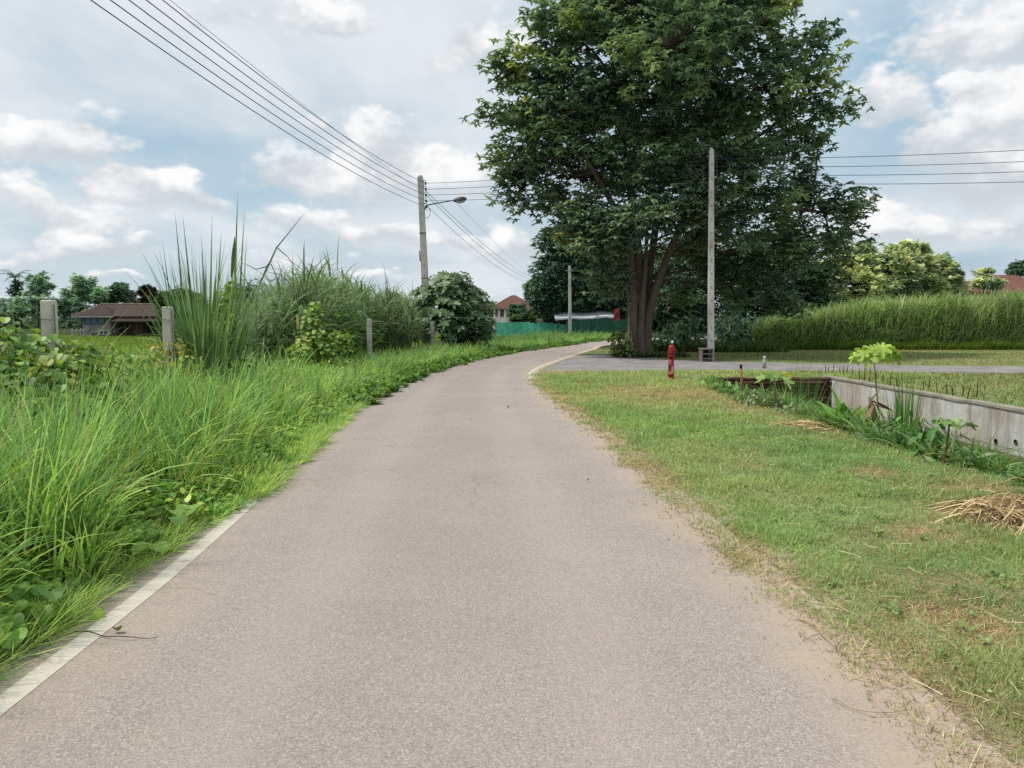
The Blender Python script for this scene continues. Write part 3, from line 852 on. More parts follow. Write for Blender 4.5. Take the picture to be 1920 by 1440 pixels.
# --- the great tree at the junction
DK = [lin(96, 120, 92, 1.6), lin(88, 112, 90, 1.6), lin(108, 130, 96, 1.6), lin(80, 104, 86, 1.6), lin(118, 136, 94, 1.6), lin(100, 124, 102, 1.6)]
DK = dull(DK, .18, .95)
TY = 36.6
def great_tree():
    f0 = G(1203, 668)
    q = lambda u, v, dy=0.0: Q(u, v, TY + dy)
    stems = [([q(1203, 672), q(1203, 640), q(1206, 590), q(1200, 540), q(1196, 470), q(1186, 380), q(1170, 270), q(1150, 150)], [.46, .36, .31, .27, .22, .18, .14, .07]),
             ([q(1196, 672, -.1), q(1192, 620, -.1), q(1190, 560, -.1), q(1184, 480, -.2), q(1160, 400, -1), q(1100, 300, -1.5), q(1060, 220, -2)], [.30, .22, .18, .16, .13, .10, .05]),
             ([q(1212, 672, -.15), q(1213, 610, -.2), q(1226, 550, -.3), q(1252, 480, -.5), q(1275, 425, -.6), q(1310, 330, -.5), q(1350, 200, 0)], [.30, .22, .19, .17, .15, .11, .06]),
             ([q(1208, 672, .3), q(1212, 600, .4), q(1216, 520, .6), q(1230, 420, 1), q(1250, 300, 1.5), q(1260, 150, 2)], [.28, .22, .19, .16, .13, .06]),
             ([q(1202, 668, -.3), q(1202, 620, -.36), q(1204, 570, -.36), q(1210, 500, -.3), q(1214, 420, 0)], [.2, .15, .13, .11, .07]),
             ([q(1275, 425, -.6), q(1370, 400, -.2), q(1470, 390, .3), q(1560, 400, .5)], [.17, .13, .1, .05]),
             ([q(1310, 330, -.5), q(1400, 270, .3), q(1480, 215, .5), q(1540, 150, .5)], [.14, .11, .08, .05])]
    L = [(1000, 130, 64), (965, 200, 50), (1000, 292, 72), (985, 350, 50), (1040, 250, 80), (1060, 200, 92), (1098, 84, 92), (1086, 330, 88), (1040, 392, 48), (1120, 415, 56, -2),
         (1050, 40, 62), (1190, 10, 112), (1330, 20, 104), (1432, 50, 70), (1250, -80, 130), (1110, -40, 80), (1390, -50, 80),
         (1200, 170, 120, -5), (1330, 170, 112, -5), (1215, 310, 110, -5), (1335, 320, 100, -5), (1190, 240, 120, 5), (1330, 260, 120, 5), (1270, 80, 110, -4), (1260, 60, 110, 5),
         (1430, 165, 82, -2), (1540, 92, 42), (1515, 165, 46), (1558, 205, 27), (1478, 245, 50), (1430, 300, 62, -3), (1530, 265, 26), (1500, 330, 38),
         (1420, 400, 74, -2), (1500, 410, 62), (1575, 388, 46), (1606, 392, 24), (1595, 440, 30), (1520, 480, 50), (1560, 470, 36, 2), (1430, 490, 64, 2), (1330, 440, 66, 2), (1340, 400, 70, -3),
         (1170, 440, 46, -3), (1120, 460, 34, -3), (1255, 390, 60, -4), (932, 302, 12), (918, 217, 12), (930, 112, 14), (1140, 500, 30, -2), (1125, 535, 26, -1.5), (1100, 440, 50, -2), (1075, 420, 46, 1), (1150, 445, 54, 2), (1205, 410, 44, -4), (1310, 480, 46, 3), (1290, 540, 36, 4), (1240, 470, 26, 3), (1370, 540, 46, 3), (1470, 560, 40, 3)]
    lobes = []
    for l in L:
        big = l[2] > 70
        lb1 = px_lobes([l], TY, depth=1.0 if big else .9, jitter=2.0)
        c, Rr = lb1[0]
        lim = 32.6 + Rr[1] * 1.25                       # keep the leaves behind the pole by the road
        if abs(l[0] - 1333) < l[2] * 1.2 + 20 and l[1] > 150 and c[1] < lim:
            k = lim / c[1]
            lb1 = [(np.array([c[0] * k, lim, EYE + (c[2] - EYE) * k]), Rr)]
        lobes += lb1
    root = empty('broadleaf_tree', 'huge dark green shade tree with fluted grey trunk standing at the side road junction', 'tree', tuple(f0))
    tb, lb = MB(), MB()
    bark = lin(122, 108, 98, .68)
    tips = []
    for pts, rad in stems:
        k = np.linspace(0, 1, len(pts)); kk = np.linspace(0, 1, len(pts) * 5)
        P = np.stack([np.interp(kk, k, np.array(pts)[:, j]) for j in range(3)], 1)
        for _ in range(3): P[1:-1] = (P[:-2] + 2 * P[1:-1] + P[2:]) / 4
        R = np.interp(kk, k, rad) * (1 + .06 * np.sin(kk * 37))
        R = R * np.where(P[:, 2] > 7.5, np.clip(1 - (P[:, 2] - 7.5) * .07, .45, 1), 1)
        tube(tb, P, R, 14, bark * rng.uniform(.8, 1.15), caps=False)
        tips += [P[j] for j in range(len(P) // 2, len(P), 2)]
    for a in np.linspace(0, 2 * PI, 9)[:-1]:       # root flare
        d = np.array([math.cos(a), math.sin(a) * .8, 0]) * .78
        tube(tb, [f0 + d * .95 + [0, 0, -.05], f0 + d * .6 + [0, 0, .12], f0 + d * .45 + [0, 0, .6], f0 + d * .3 + [0, 0, 1.5]], [.08, .15, .17, .1], 7, bark * .9, caps=False)
    V = MB()
    for (c, R) in lobes:
        c, R = np.array(c), np.array(R); mr = R.mean()
        t = min(tips, key=lambda q_: np.linalg.norm(q_ - c) + max(0, q_[2] - c[2]) * 2)
        tube(lb, curve_pts(t, c, .1 * np.linalg.norm(t - c), rng.normal(0, .15, 3) * mr, 8), np.linspace(.03 + .03 * mr, .02, 8), 6, bark * .6, caps=False)
        ns = max(2, int(6.2 * mr ** 2 + 2))
        d = rng.normal(0, 1, (ns, 3)); d /= np.linalg.norm(d, axis=1)[:, None]
        cs = c + d * R * (U(.3, 1, ns) ** .5)[:, None]
        for s_ in cs:
            tube(lb, curve_pts(c, s_, .08 * mr, (0, 0, 0), 5), np.linspace(.035, .01, 5), 3, bark * .6, caps=False)
        per = 20
        n = ns * per; ti = np.repeat(np.arange(ns), per)
        p = cs[ti] + rng.normal(0, 1, (n, 3)) * np.array([.40, .40, .27])
        o = p - c; o[:, 2] += .2 * mr
        az0 = np.arctan2(o[:, 1], o[:, 0])
        cc = np.array(DK)[rng.integers(0, len(DK), ns)][ti] * U(.7, 1.3, ns)[ti][:, None]
        hi = np.clip((c[2] - 8) / 9, 0, 1) * .10 + .015
        a = rng.random(ns); hit = (a < hi)[ti]
        cc[hit] = lin(150, 158, 92, 1.35) * U(.7, 1.15, hit.sum())[:, None]
        nl = 7; tj = np.repeat(np.arange(n), nl); m = len(tj)
        az = np.tile(np.arange(nl) * 2 * PI / nl, n) + np.repeat(U(0, 2 * PI, n), nl) + rng.normal(0, .25, m)
        Vv, f, C = blades(p[tj], .30 * U(.65, 1.3, m), .135 * U(.7, 1.2, m), az, U(1.0, 1.9, m), U(.4, 1.1, m), 3, cc[tj] * (1 + rng.normal(0, .15, (m, 1)).clip(-.4, .4)), U(-.4, .4, m), 'leaf', 1.05)
        V.add(Vv, f, C)
    part(tb, 'trunk', M_bark, root, True)
    part(lb, 'limb', M_bark, root, True)
    part(V, 'crown', M_leaf, root)
great_tree()

def simple_tree(name, label, px, Y, lobes_px, sub=1.0, per=16, leaf=.34, cols=DK, foot_v=None, rad=.2, split=None, **kw):
    foot = Q(px, 605 + FPX * EYE / Y, Y); foot[2] = 0
    cen = np.mean([(l[0], l[1]) for l in lobes_px], axis=0)
    base = [foot, Q(px, 605 + (cen[1] - 605) * .45, Y), Q(px * .6 + cen[0] * .4, cen[1], Y)]
    lb = px_lobes(lobes_px, Y, jitter=1.2)
    return grow_tree(name, label, foot, [(base, [rad, rad * .75, rad * .35])], lb, cols=cols, sub=sub, per=per, leaf=leaf, limb_r=rad * .5, **kw)

# --- dark trees behind the junction
D2 = [lin(84, 112, 92, 1.3), lin(94, 122, 96, 1.3), lin(76, 102, 88, 1.3), lin(108, 134, 104, 1.3), lin(88, 116, 98, 1.3)]
simple_tree('spreading_tree', 'dark drooping tree over the white roofed shed at the end of the lane', 1090, 88,
            [(1060, 470, 46), (1042, 515, 42), (1030, 552, 34), (1012, 545, 20), (1080, 540, 56), (1130, 500, 56), (1100, 570, 36), (1150, 550, 44), (1060, 580, 22), (1120, 450, 40), (1170, 520, 40), (1035, 580, 14), (1095, 485, 50)],
            sub=2.2, per=24, leaf=.62, cols=D2, rad=.35, droop=(.5, 1.3))
simple_tree('slender_tree', 'slim pale stemmed tree just behind the left side of the great trunk', 1180, 41.5,
            [(1165, 505, 26), (1145, 520, 20), (1180, 480, 24), (1128, 535, 14)], sub=.8, per=12, leaf=.3, cols=[lin(72, 106, 60, .85), lin(60, 90, 56, .85), lin(96, 128, 70, .9)], rad=.1, bark=lin(190, 178, 164, .5))
simple_tree('shrubby_tree', 'dark leafy tree directly behind the concrete pole and great trunk', 1285, 49,
            [(1250, 520, 44), (1300, 500, 50), (1270, 570, 42), (1330, 560, 44), (1240, 590, 34), (1350, 510, 40), (1300, 610, 36)], sub=1.8, per=20, leaf=.36, cols=D2, rad=.16)
simple_tree('bushy_tree', 'dark bushy tree behind the right half of the great crown', 1440, 56,
            [(1400, 500, 48), (1450, 470, 50), (1500, 500, 50), (1430, 560, 48), (1480, 570, 46), (1530, 545, 42), (1390, 590, 40), (1545, 590, 36), (1500, 610, 34)], sub=1.9, per=20, leaf=.42, cols=[lin(78, 104, 76, 1.1), lin(92, 116, 82, 1.1), lin(66, 92, 72, 1.1), lin(112, 132, 92, 1.1)], rad=.22)
PG = [lin(182, 188, 144, 1.2), lin(166, 178, 138, 1.2), lin(150, 168, 132, 1.2), lin(196, 198, 154, 1.2), lin(136, 156, 124, 1.2)]  # yellow green leaves, lightened and blued to carry the distance haze
PG = dull(PG, .15, 1.15)
for i, (nm, lab, u, ls) in enumerate([
        ('pale_tree', 'yellow green tree beside the right edge of the great crown', 1600, [(1590, 500, 36), (1620, 490, 30), (1600, 540, 40), (1565, 540, 32), (1635, 540, 30)]),
        ('pale_tree', 'tallest yellow green tree with a pointed top above the grass bank', 1680, [(1682, 472, 16), (1675, 495, 26), (1650, 510, 28), (1690, 525, 36), (1655, 550, 30)]),
        ('pale_tree', 'yellow green tree with a narrow tip right of the tallest one', 1722, [(1720, 474, 15), (1722, 498, 24), (1735, 520, 30), (1715, 545, 32)]),
        ('pale_tree', 'rounded yellow green tree nearest the gap before the red roofed house', 1765, [(1755, 500, 22), (1768, 525, 24), (1755, 545, 30), (1785, 545, 14)])]):
    simple_tree(nm, lab, u, 86 + i * 1.5, ls, sub=1.2, per=15, leaf=.75, cols=PG, rad=.2, lw=.5, lean=(.5, 1.5), group='yellow green trees above the grass bank')
simple_tree('garden_tree', 'small round tree in front of the red roofed house at the right', 1843, 112, [(1842, 512, 12), (1838, 528, 14), (1850, 530, 12), (1866, 532, 11)], sub=.9, per=14, leaf=.6, cols=PG, rad=.14)
simple_tree('garden_tree', 'dark green tree behind the ridge of the right hand red roof', 1915, 136, [(1910, 502, 14), (1925, 500, 18), (1900, 512, 8)], sub=.9, per=14, leaf=.7, cols=D2, rad=.16)
simple_tree('garden_tree', 'low reddish shrub tree between the pale trees and the right house', 1800, 98, [(1800, 552, 13), (1790, 545, 9), (1815, 556, 12)], sub=.8, per=14, leaf=.5, cols=[lin(150, 110, 80, .7), lin(110, 112, 70, .7)], rad=.1)
# --- trees far left
FL = [lin(112, 134, 116, 1.9), lin(124, 146, 122, 1.9), lin(102, 124, 112, 1.9), lin(136, 154, 126, 1.9)]  # aerial haze painted in: leaf colours lifted and turned bluish
simple_tree('meadow_tree', 'thin airy tree standing right of the palm', 72, 108, [(66, 528, 12), (78, 524, 13), (84, 540, 12), (62, 546, 12), (74, 556, 18)], sub=.8, per=11, leaf=.55, cols=FL, rad=.14)
simple_tree('meadow_tree', 'low dark tree at the foot of the palm', 40, 102, [(48, 575, 18), (20, 580, 20), (74, 578, 20), (100, 580, 18), (-10, 580, 22)], sub=1, per=16, leaf=.55, cols=FL, rad=.14)
simple_tree('meadow_tree', 'broad dense tree behind the left end of the brown roof', 155, 104, [(150, 535, 16), (165, 545, 22), (135, 555, 16), (180, 555, 20), (155, 575, 26), (125, 580, 16)], sub=1.2, per=18, leaf=.55, cols=FL, rad=.2)
simple_tree('meadow_tree', 'layered conifer like tree above the brown roof ridge', 222, 106, [(224, 538, 8), (222, 548, 13), (228, 560, 18), (205, 560, 18), (190, 568, 16)], sub=1, per=18, leaf=.55, cols=D2, rad=.18)
simple_tree('meadow_tree', 'dull red leafed tree behind the right end of the brown roof', 276, 100, [(276, 545, 10), (270, 560, 16), (286, 562, 15), (278, 578, 18)], sub=1, per=16, leaf=.5, cols=[lin(92, 64, 56, .7), lin(78, 66, 54, .7), lin(60, 72, 52, .7)], rad=.14)
simple_tree('hedge_tree', 'round green tree behind the tall reed clump', 330, 62, [(325, 560, 20), (345, 568, 26), (318, 580, 20), (360, 580, 24), (340, 600, 26)], sub=1.1, per=18, leaf=.34, cols=[lin(82, 114, 62, .8), lin(66, 98, 56, .8), lin(96, 124, 68, .8)], rad=.12)
simple_tree('hedge_tree', 'green bushy tree showing between the reed clump and the cane thicket', 455, 58, [(440, 570, 32), (475, 565, 30), (500, 585, 24), (420, 600, 30), (470, 605, 34), (395, 585, 24)], sub=1.2, per=18, leaf=.32, cols=[lin(82, 110, 60, .8), lin(62, 92, 54, .8), lin(98, 124, 70, .8)], rad=.14)
simple_tree('garden_tree', 'dark round tree before the white columned house', 968, 112, [(970, 578, 12), (977, 588, 11), (966, 589, 9), (973, 599, 11)], sub=1, per=16, leaf=.5, cols=D2, rad=.12)
simple_tree('garden_shrub', 'mixed green garden shrub above the green netting', 985, 104, [(966, 601, 8), (976, 600, 9), (992, 597, 12), (1003, 590, 12)], sub=.9, per=16, leaf=.42, cols=[lin(88, 120, 72, .8), lin(112, 140, 88, .8), lin(74, 104, 66, .8)], rad=.08, cat='shrub')

# distant belt closing the horizon
def belt():
    n = 2600
    a = U(-1.0, 1.0, n); y = U(190, 330, n)
    P = np.stack([a * y, y, np.zeros(n)], 1)
    k = (a < -.28) | (a > .38) | (rng.random(n) < .8)
    P = P[k]
    mb = MB().add(*weeds('', '', P, U(3.0, 6.0, len(P)), [lin(84, 108, 80, .75), lin(72, 96, 76, .75), lin(98, 118, 84, .75)], 16, 1.7, .6, flat=.8))  # greyed leaf colours stand in for the haze
    tag(mb.build('distant_woods', M_leaf), 'low hazy belt of woods along the far horizon', 'woods', None, 'stuff')
belt()

# --- palm far left
def palm():
    Y = 110.0
    f = Q(30, 605, Y); f[2] = 0
    top = Q(28, 522, Y)
    root = empty('palm_tree', 'palm with a creeper clad trunk at the far left', 'palm tree', tuple(f))
    mb = tube(MB(), curve_pts(f, top, 0, (.15, 0, 0), 8), np.linspace(.22, .15, 8), 8, lin(110, 98, 86, .5))
    part(mb, 'trunk', M_bark, root, True)
    n = 50
    z = U(2.0, top[2] - .6, n)
    P = np.stack([f[0] + rng.normal(0, .3, n) + .25 * (z > 5) , f[1] + rng.normal(0, .3, n), z], 1)
    mb = MB().add(*weeds('', '', P, U(.5, .85, n), D2, 24, .42, .6, flat=1))
    part(mb, 'creeper', M_leaf, root)
    def fronds(c, k0, L):
        for k in range(k0):
            az = 2 * PI * k / k0 + rng.uniform(-.2, .2)
            ln, bd = rng.uniform(.35, 1.1), rng.uniform(1.0, 1.7)
            m = 16; t = np.linspace(0, 1, m)
            ang = ln + bd * t
            st = L / m
            p = c + np.cumsum(np.stack([np.sin(ang) * math.cos(az), np.sin(ang) * math.sin(az), np.cos(ang)], 1) * st, 0)
            mb = tube(MB(), p, np.linspace(.04, .015, m), 4, lin(80, 98, 60, .6), caps=False)
            ti = np.repeat(np.arange(2, m), 2); sgn = np.tile([1, -1], m - 2)
            V, ff, C = blades(p[ti], L * .3 * (1.1 - .6 * t[ti]), .16, az + sgn * U(.7, 1.1, len(ti)), U(1.2, 1.8, len(ti)), U(.3, .8, len(ti)), 3, pick(D2, len(ti)), 0)
            mb.add(V, ff, C)
            part(mb, 'frond', M_leaf, root)
    fronds(top, 11, 2.3)
    fronds(Q(38, 533, Y), 6, 1.7)
palm()

# --- big lobed-leaf bush beside the lamp pole
def lobed_bush():
    Y = 41.5
    f = Q(852, 660, Y); f[2] = 0
    root = empty('lobed_leaf_bush', 'large rounded bush of silvery lobed leaves right of the street lamp pole', 'bush', tuple(f))
    mb = MB()
    cen = [(845, 575, 62, 0), (810, 570, 40, .4), (880, 570, 40, .3), (850, 545, 38, 0), (892, 592, 30, .2), (840, 610, 44, -.8), (885, 615, 40, -.5), (800, 605, 34, .3), (900, 628, 24, 0), (865, 640, 30, -.6), (892, 645, 24, -.6)]
    for c in cen:
        q = Q(c[0], c[1], Y + c[3])
        tube(mb, curve_pts(f + rng.normal(0, .15, 3) * [1, 1, 0], q, .2, (0, 0, 0), 7), np.linspace(.07, .02, 7), 5, lin(130, 124, 104, .55), caps=False)
    part(mb, 'stem', M_bark, root, True)
    mb = MB()
    out = lobed(7, .72, 42)
    for c in cen:
        r = c[2] * Y / FPX
        q = Q(c[0], c[1], Y + c[3])
        n = int(95 * (c[2] / 40) ** 2)
        d = rng.normal(0, 1, (n, 3)); d[:, 2] = np.abs(d[:, 2]) * 1.2 - .35; d /= np.linalg.norm(d, axis=1)[:, None]
        p = q + d * r * U(.55, 1.05, n)[:, None]
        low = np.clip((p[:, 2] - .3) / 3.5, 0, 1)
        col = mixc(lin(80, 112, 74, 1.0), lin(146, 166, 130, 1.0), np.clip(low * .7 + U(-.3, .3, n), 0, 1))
        mb.add(*shapes(p, np.arctan2(d[:, 1], d[:, 0]) + rng.normal(0, .5, n), U(.15, 1.0, n), U(.42, .75, n), out, col, .25))
    part(mb, 'foliage', M_broad, root)
lobed_bush()

def leafy_mass(name, label, cat, blobs, n_per, size, cols, outline, mat=None, group=None, stems=None, tilt=(.1, 1.1), cup=.2, child='foliage', stemcol=lin(120, 118, 84, .6)):
    """blobs: (centre, radii)"""
    f = np.array(blobs[0][0], float).copy(); f[2] = 0 if f[2] > -.05 else gz(f[0], f[1])
    root = empty(name, label, cat, tuple(f), group)
    sb = MB()
    for c, R in blobs:
        for _ in range(3):
            e = np.array(c) + rng.normal(0, .35, 3) * np.array(R)
            tube(sb, curve_pts(f + rng.normal(0, .06, 3) * [1, 1, 0], e, .05, rng.normal(0, .05, 3), 6), np.linspace(.018, .006, 6), 4, stemcol, caps=False)
    part(sb, 'stem', M_bark, root)
    mb = MB()
    for c, R in blobs:
        R = np.array(R, float)
        n = int(n_per * R[0] * R[2] * 4)
        d = rng.normal(0, 1, (n, 3)); d /= np.linalg.norm(d, axis=1)[:, None]
        p = np.array(c) + d * R * U(.45, 1.05, n)[:, None]
        k = p[:, 2] > gz(p[:, 0], p[:, 1]) + .02
        p, d = p[k], d[k]; n = len(p)
        mb.add(*shapes(p, np.arctan2(d[:, 1], d[:, 0]) + rng.normal(0, .6, n), U(*tilt, n), size * U(.6, 1.3, n), outline, pick(cols, n), cup))
    part(mb, child, mat or M_broad, root)
    return root

VG = [lin(136, 168, 80, .95), lin(118, 154, 74, .95), lin(156, 178, 86, .95), lin(106, 142, 72, .95), lin(172, 180, 90, .95)]
B = lambda u, v, Y, r, rz=None: (Q(u, v, Y), (r, r, rz or r))
leafy_mass('vine_mound', 'pointed mound of bright green vine smothering an old post before the cane thicket', 'vine',
           [B(590, 640, 20, .5, .55), B(585, 600, 20, .32, .4), B(588, 577, 20, .18, .2), B(565, 660, 19.6, .35, .35), B(610, 655, 20, .35, .4), B(640, 640, 20.5, .35, .35)], 190, .12, VG, heart())
leafy_mass('vine_mound', 'yellowish vine tangle hanging over the second fence post by the reed clump', 'vine',
           [B(300, 655, 12.4, .2, .14), B(330, 650, 12.4, .22, .2), B(350, 690, 12.3, .3, .3), B(285, 690, 12.2, .3, .25)], 200, .08, [lin(168, 172, 70, .85), lin(150, 164, 62, .85), lin(178, 160, 74, .85)], heart())
leafy_mass('vine_mound', 'broad leafed vine heap around the nearest fence post at the left edge', 'vine',
           [B(60, 690, 8.2, .42, .36), B(140, 690, 8.3, .34, .34), B(20, 640, 8.6, .3, .3), B(95, 655, 8.4, .2, .2), B(0, 740, 7.8, .5, .45), B(110, 740, 7.8, .45, .4), B(185, 740, 7.9, .3, .3), B(-30, 690, 8.0, .4, .4), B(30, 800, 7.0, .4, .4)], 330, .085, VG + [lin(100, 136, 56, .85), lin(84, 118, 50, .8)], heart())
leafy_mass('vine_mound', 'round leafed vine climbing up the right side of the tall reed clump', 'vine',
           [B(425, 660, 14, .3, .4), B(420, 600, 13.8, .2, .42), B(432, 540, 13.8, .12, .3), B(410, 570, 13.8, .14, .14), B(445, 690, 13.6, .35, .3)], 150, .12, VG, heart())
leafy_mass('vine_mound', 'loose vine tangle trailing along the fence line between the two nearest posts', 'vine',
           [B(150, 655, 9.0, .25, .2), B(185, 665, 9.8, .3, .2), B(215, 672, 10.4, .3, .2), B(250, 672, 11.2, .3, .2), B(275, 680, 12, .3, .22), B(130, 690, 8.9, .35, .3), B(180, 705, 9.6, .4, .25), B(235, 705, 10.8, .4, .25)], 210, .085, VG, heart())
leafy_mass('roadside_shrub', 'small leafy shrub with yellow tips at the left foot of the great tree', 'shrub',
           [B(1163, 640, 35.6, .55, .6), B(1158, 625, 35.6, .36, .36), B(1172, 652, 35.2, .5, .4)], 130, .17, [lin(120, 138, 66, .8), lin(92, 116, 60, .8), lin(70, 96, 54, .8), lin(160, 166, 90, .8)], oval())
leafy_mass('understory_shrub', 'shrub with pale glossy leaves right of the great trunk', 'shrub',
           [B(1285, 603, 43, .9, .55), B(1270, 620, 43, .7, .5)], 60, .26, [lin(128, 150, 118, .8), lin(98, 124, 90, .8), lin(72, 100, 70, .8)], oval())
leafy_mass('understory_shrub', 'dark shrub filling the shade between the great trunk and the concrete pole', 'shrub',
           [B(1250, 632, 42, .8, .7), B(1300, 635, 43, .9, .7)], 60, .26, D2, oval())
leafy_mass('understory_shrub', 'dark shrub in the shade right of the concrete pole', 'shrub',
           [B(1365, 610, 46, 1.1, .9), B(1410, 612, 47, 1.1, .9), B(1380, 635, 45.5, .9, .5)], 60, .28, D2, oval())
leafy_mass('understory_shrub', 'mixed shrub where the grass bank meets the dark trees', 'shrub',
           [B(1470, 600, 49, 1.1, .9), B(1520, 592, 50, 1.2, .9), B(1440, 620, 48, .9, .7)], 60, .28, [lin(84, 112, 62, .8), lin(106, 130, 76, .8), lin(62, 90, 56, .8)], oval())
def foot_weeds():
    n = 420
    a = U(-.2, 1.2, n)
    P = np.stack([U(4.9, 8.0, n), 35.4 + U(0, 1.6, n) + 0 * a, np.zeros(n)], 1)
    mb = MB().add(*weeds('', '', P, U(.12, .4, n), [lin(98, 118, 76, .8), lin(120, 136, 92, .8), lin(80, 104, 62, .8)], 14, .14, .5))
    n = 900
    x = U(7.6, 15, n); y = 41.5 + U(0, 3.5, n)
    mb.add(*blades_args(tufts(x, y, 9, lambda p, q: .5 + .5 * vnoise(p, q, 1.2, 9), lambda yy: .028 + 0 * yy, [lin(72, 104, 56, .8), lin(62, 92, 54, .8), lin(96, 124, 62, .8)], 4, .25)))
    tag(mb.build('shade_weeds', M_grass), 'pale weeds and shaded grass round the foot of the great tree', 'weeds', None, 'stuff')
foot_weeds()

# --- tall reed clump and the broken cane
def reed_clump(name, label, c, h, n, spread, w, cols, lean=.16, tips=True, cat='reeds', bend=(.02, .35)):
    root = empty(name, label, cat, tuple(c))
    a = U(0, 2 * PI, n); r = spread * np.sqrt(U(0, 1, n))
    P = np.stack([c[0] + r * np.cos(a), c[1] + r * np.sin(a), np.full(n, c[2])], 1)
    L = h * U(.45, 1.0, n) ** .8
    V, f, C = blades(P, L, w * U(.7, 1.3, n), a, np.abs(rng.normal(0, lean, n)) * (.4 + .8 * r / spread), U(*bend, n), 8, pick(cols, n), U(-.9, .9, n), 'grass', 1.0, 1.5)
    mb = MB().add(V, f, C)
    part(mb, 'blade_tuft', M_grass, root)
    m = n // 2
    a = U(0, 2 * PI, m)
    P = np.stack([c[0] + spread * np.cos(a) * U(.2, 1, m), c[1] + spread * np.sin(a) * U(.2, 1, m), c[2] + U(0, .35, m) * h], 1)
    V, f, C = blades(P, h * U(.2, .45, m), w, a, U(.1, .5, m), U(.5, 2.2, m), 7, pick(cols, m), U(-.6, .6, m))
    part(MB().add(V, f, C), 'drooping_blade', M_grass, root)
    return root
RC = [lin(106, 134, 90, 1.15), lin(122, 150, 98, 1.15), lin(92, 122, 86, 1.1), lin(140, 162, 108, 1.15)]
rcx = Q(385, 680, 13.6); rcx[2] = 0
rr = reed_clump('reed_clump', 'tall upright dark green reed clump beside the second fence post', rcx, 3.1, 300, .5, .045, RC, .07, bend=(.0, .9))
def reed_spikes():
    # tall spear leaves and a bulrush-like head rising above the clump
    mb = MB()
    for (u0, v0, u1, v1, w) in [(440, 560, 444, 362, .05), (448, 590, 457, 392, .04), (455, 600, 461, 440, .035), (345, 600, 330, 395, .04), (362, 600, 344, 400, .04), (395, 590, 396, 402, .04), (405, 600, 414, 430, .04), (325, 610, 306, 450, .03), (385, 600, 379, 440, .04), (340, 620, 318, 470, .03), (440, 600, 434, 470, .04)]:
        a, b = Q(u0, v0, 13.6), Q(u1, v1, 13.6)
        d = b - a; L = np.linalg.norm(d)
        V, f, C = blades([a], L, w, math.atan2(d[1], d[0] + 1e-6), math.acos(d[2] / L), 0.02, 8, pick(RC, 1) * .8, PI / 2, 'grass')
        mb.add(V, f, C)
    part(mb, 'spear_leaf', M_grass, rr)
    mb = tube(MB(), [Q(434, 520, 13.6), Q(436, 500, 13.6), Q(438, 470, 13.6), Q(440, 444, 13.6)], [.012, .03, .028, .006], 7, lin(128, 136, 96, .7))
    part(mb, 'seed_head', M_grass, rr, True)
reed_spikes()
reed_clump('arching_grass_clump', 'clump of broad arching yellow green blades behind the nearest fence post', (Q(40, 640, 9.6)[0], 9.6, 0), 2.1, 70, .5, .04, [lin(140, 168, 84, 1.0), lin(120, 152, 78, 1.0), lin(160, 178, 98, 1.0)], .3, bend=(.3, 1.5), cat='grass clump')
def broken_cane():
    Y = 15.5
    f = Q(478, 650, Y); f[2] = 0
    root = empty('broken_cane', 'snapped cane stalk with bent dry leaves pointing up right of the reed clump', 'cane', tuple(f))
    q = lambda u, v: Q(u, v, Y)
    mb = tube(MB(), [f, q(480, 560), q(488, 530), q(500, 505), q(519, 463)], [.016, .016, .02, .02, .016], 5, lin(150, 156, 118, .9))
    part(mb, 'stalk', M_grass, root, True)
    for pts, w in (([(519, 464), (545, 432), (571, 399)], .030), ([(520, 465), (540, 482), (557, 506), (590, 522)], .028), ([(508, 495), (520, 520), (527, 540)], .025), ([(500, 500), (480, 505), (462, 496), (452, 493)], .03), ([(490, 525), (502, 495), (512, 490)], .03), ([(470, 540), (455, 515), (445, 490)], .03), ([(505, 528), (520, 522), (548, 524)], .025), ([(494, 530), (505, 545), (514, 565)], .02)):
        part(tube(MB(), [q(*p) for p in pts], np.linspace(w, .006, len(pts)) * .5, 4, lin(128, 140, 108, .9)), 'bent_leaf', M_grass, root)
broken_cane()

# --- round-leafed creepers on the verge
def creeper(name, label, pts, size):
    f = np.mean(pts, axis=0); f[2] = 0
    root = empty(name, label, 'creeper', tuple(f))
    mb = MB()
    pts = np.array(pts); n = len(pts)
    pts = pts + np.stack([rng.normal(-.12, .07, n), rng.normal(0, .12, n), rng.normal(0, .025, n)], 1)
    pts[:, 0] = np.where(pts[:, 0] > XL(pts[:, 1]) - .22, XL(pts[:, 1]) - .22 - .6 * rng.random(n), pts[:, 0])
    pts[:, 2] = np.clip(pts[:, 2] - .02, .05, .2)
    for p in pts:
        tube(mb, curve_pts(f + (p - f) * [.6, .6, 0] + [0, 0, .01], p, .03, (0, 0, 0), 6), .0045, 4, lin(150, 172, 96, .9), caps=False)
    mb.add(*shapes(pts, U(-2.4, -.4, n), U(-.1, .55, n), size * U(.75, 1.25, n), heart(20), pick([lin(140, 176, 84, 1.05), lin(124, 162, 76, 1.0), lin(154, 184, 92, 1.05), lin(114, 152, 72, 1.0)], n, .14), .32))
    part(mb, 'vines', M_broad, root, False)
creeper('round_leaf_creeper', 'creeper with large round green leaves at the bottom left by the white line', [Q(u, v, G(u, v + 62)[1]) for u, v in CREEP1 for _ in (0, 1, 2)], .125)
creeper('round_leaf_creeper', 'patch of round leafed creeper further up the left verge beside the lane', [Q(u, v, G(u, v + 40)[1]) for u, v in CREEP2 for _ in (0, 1, 2)], .135)

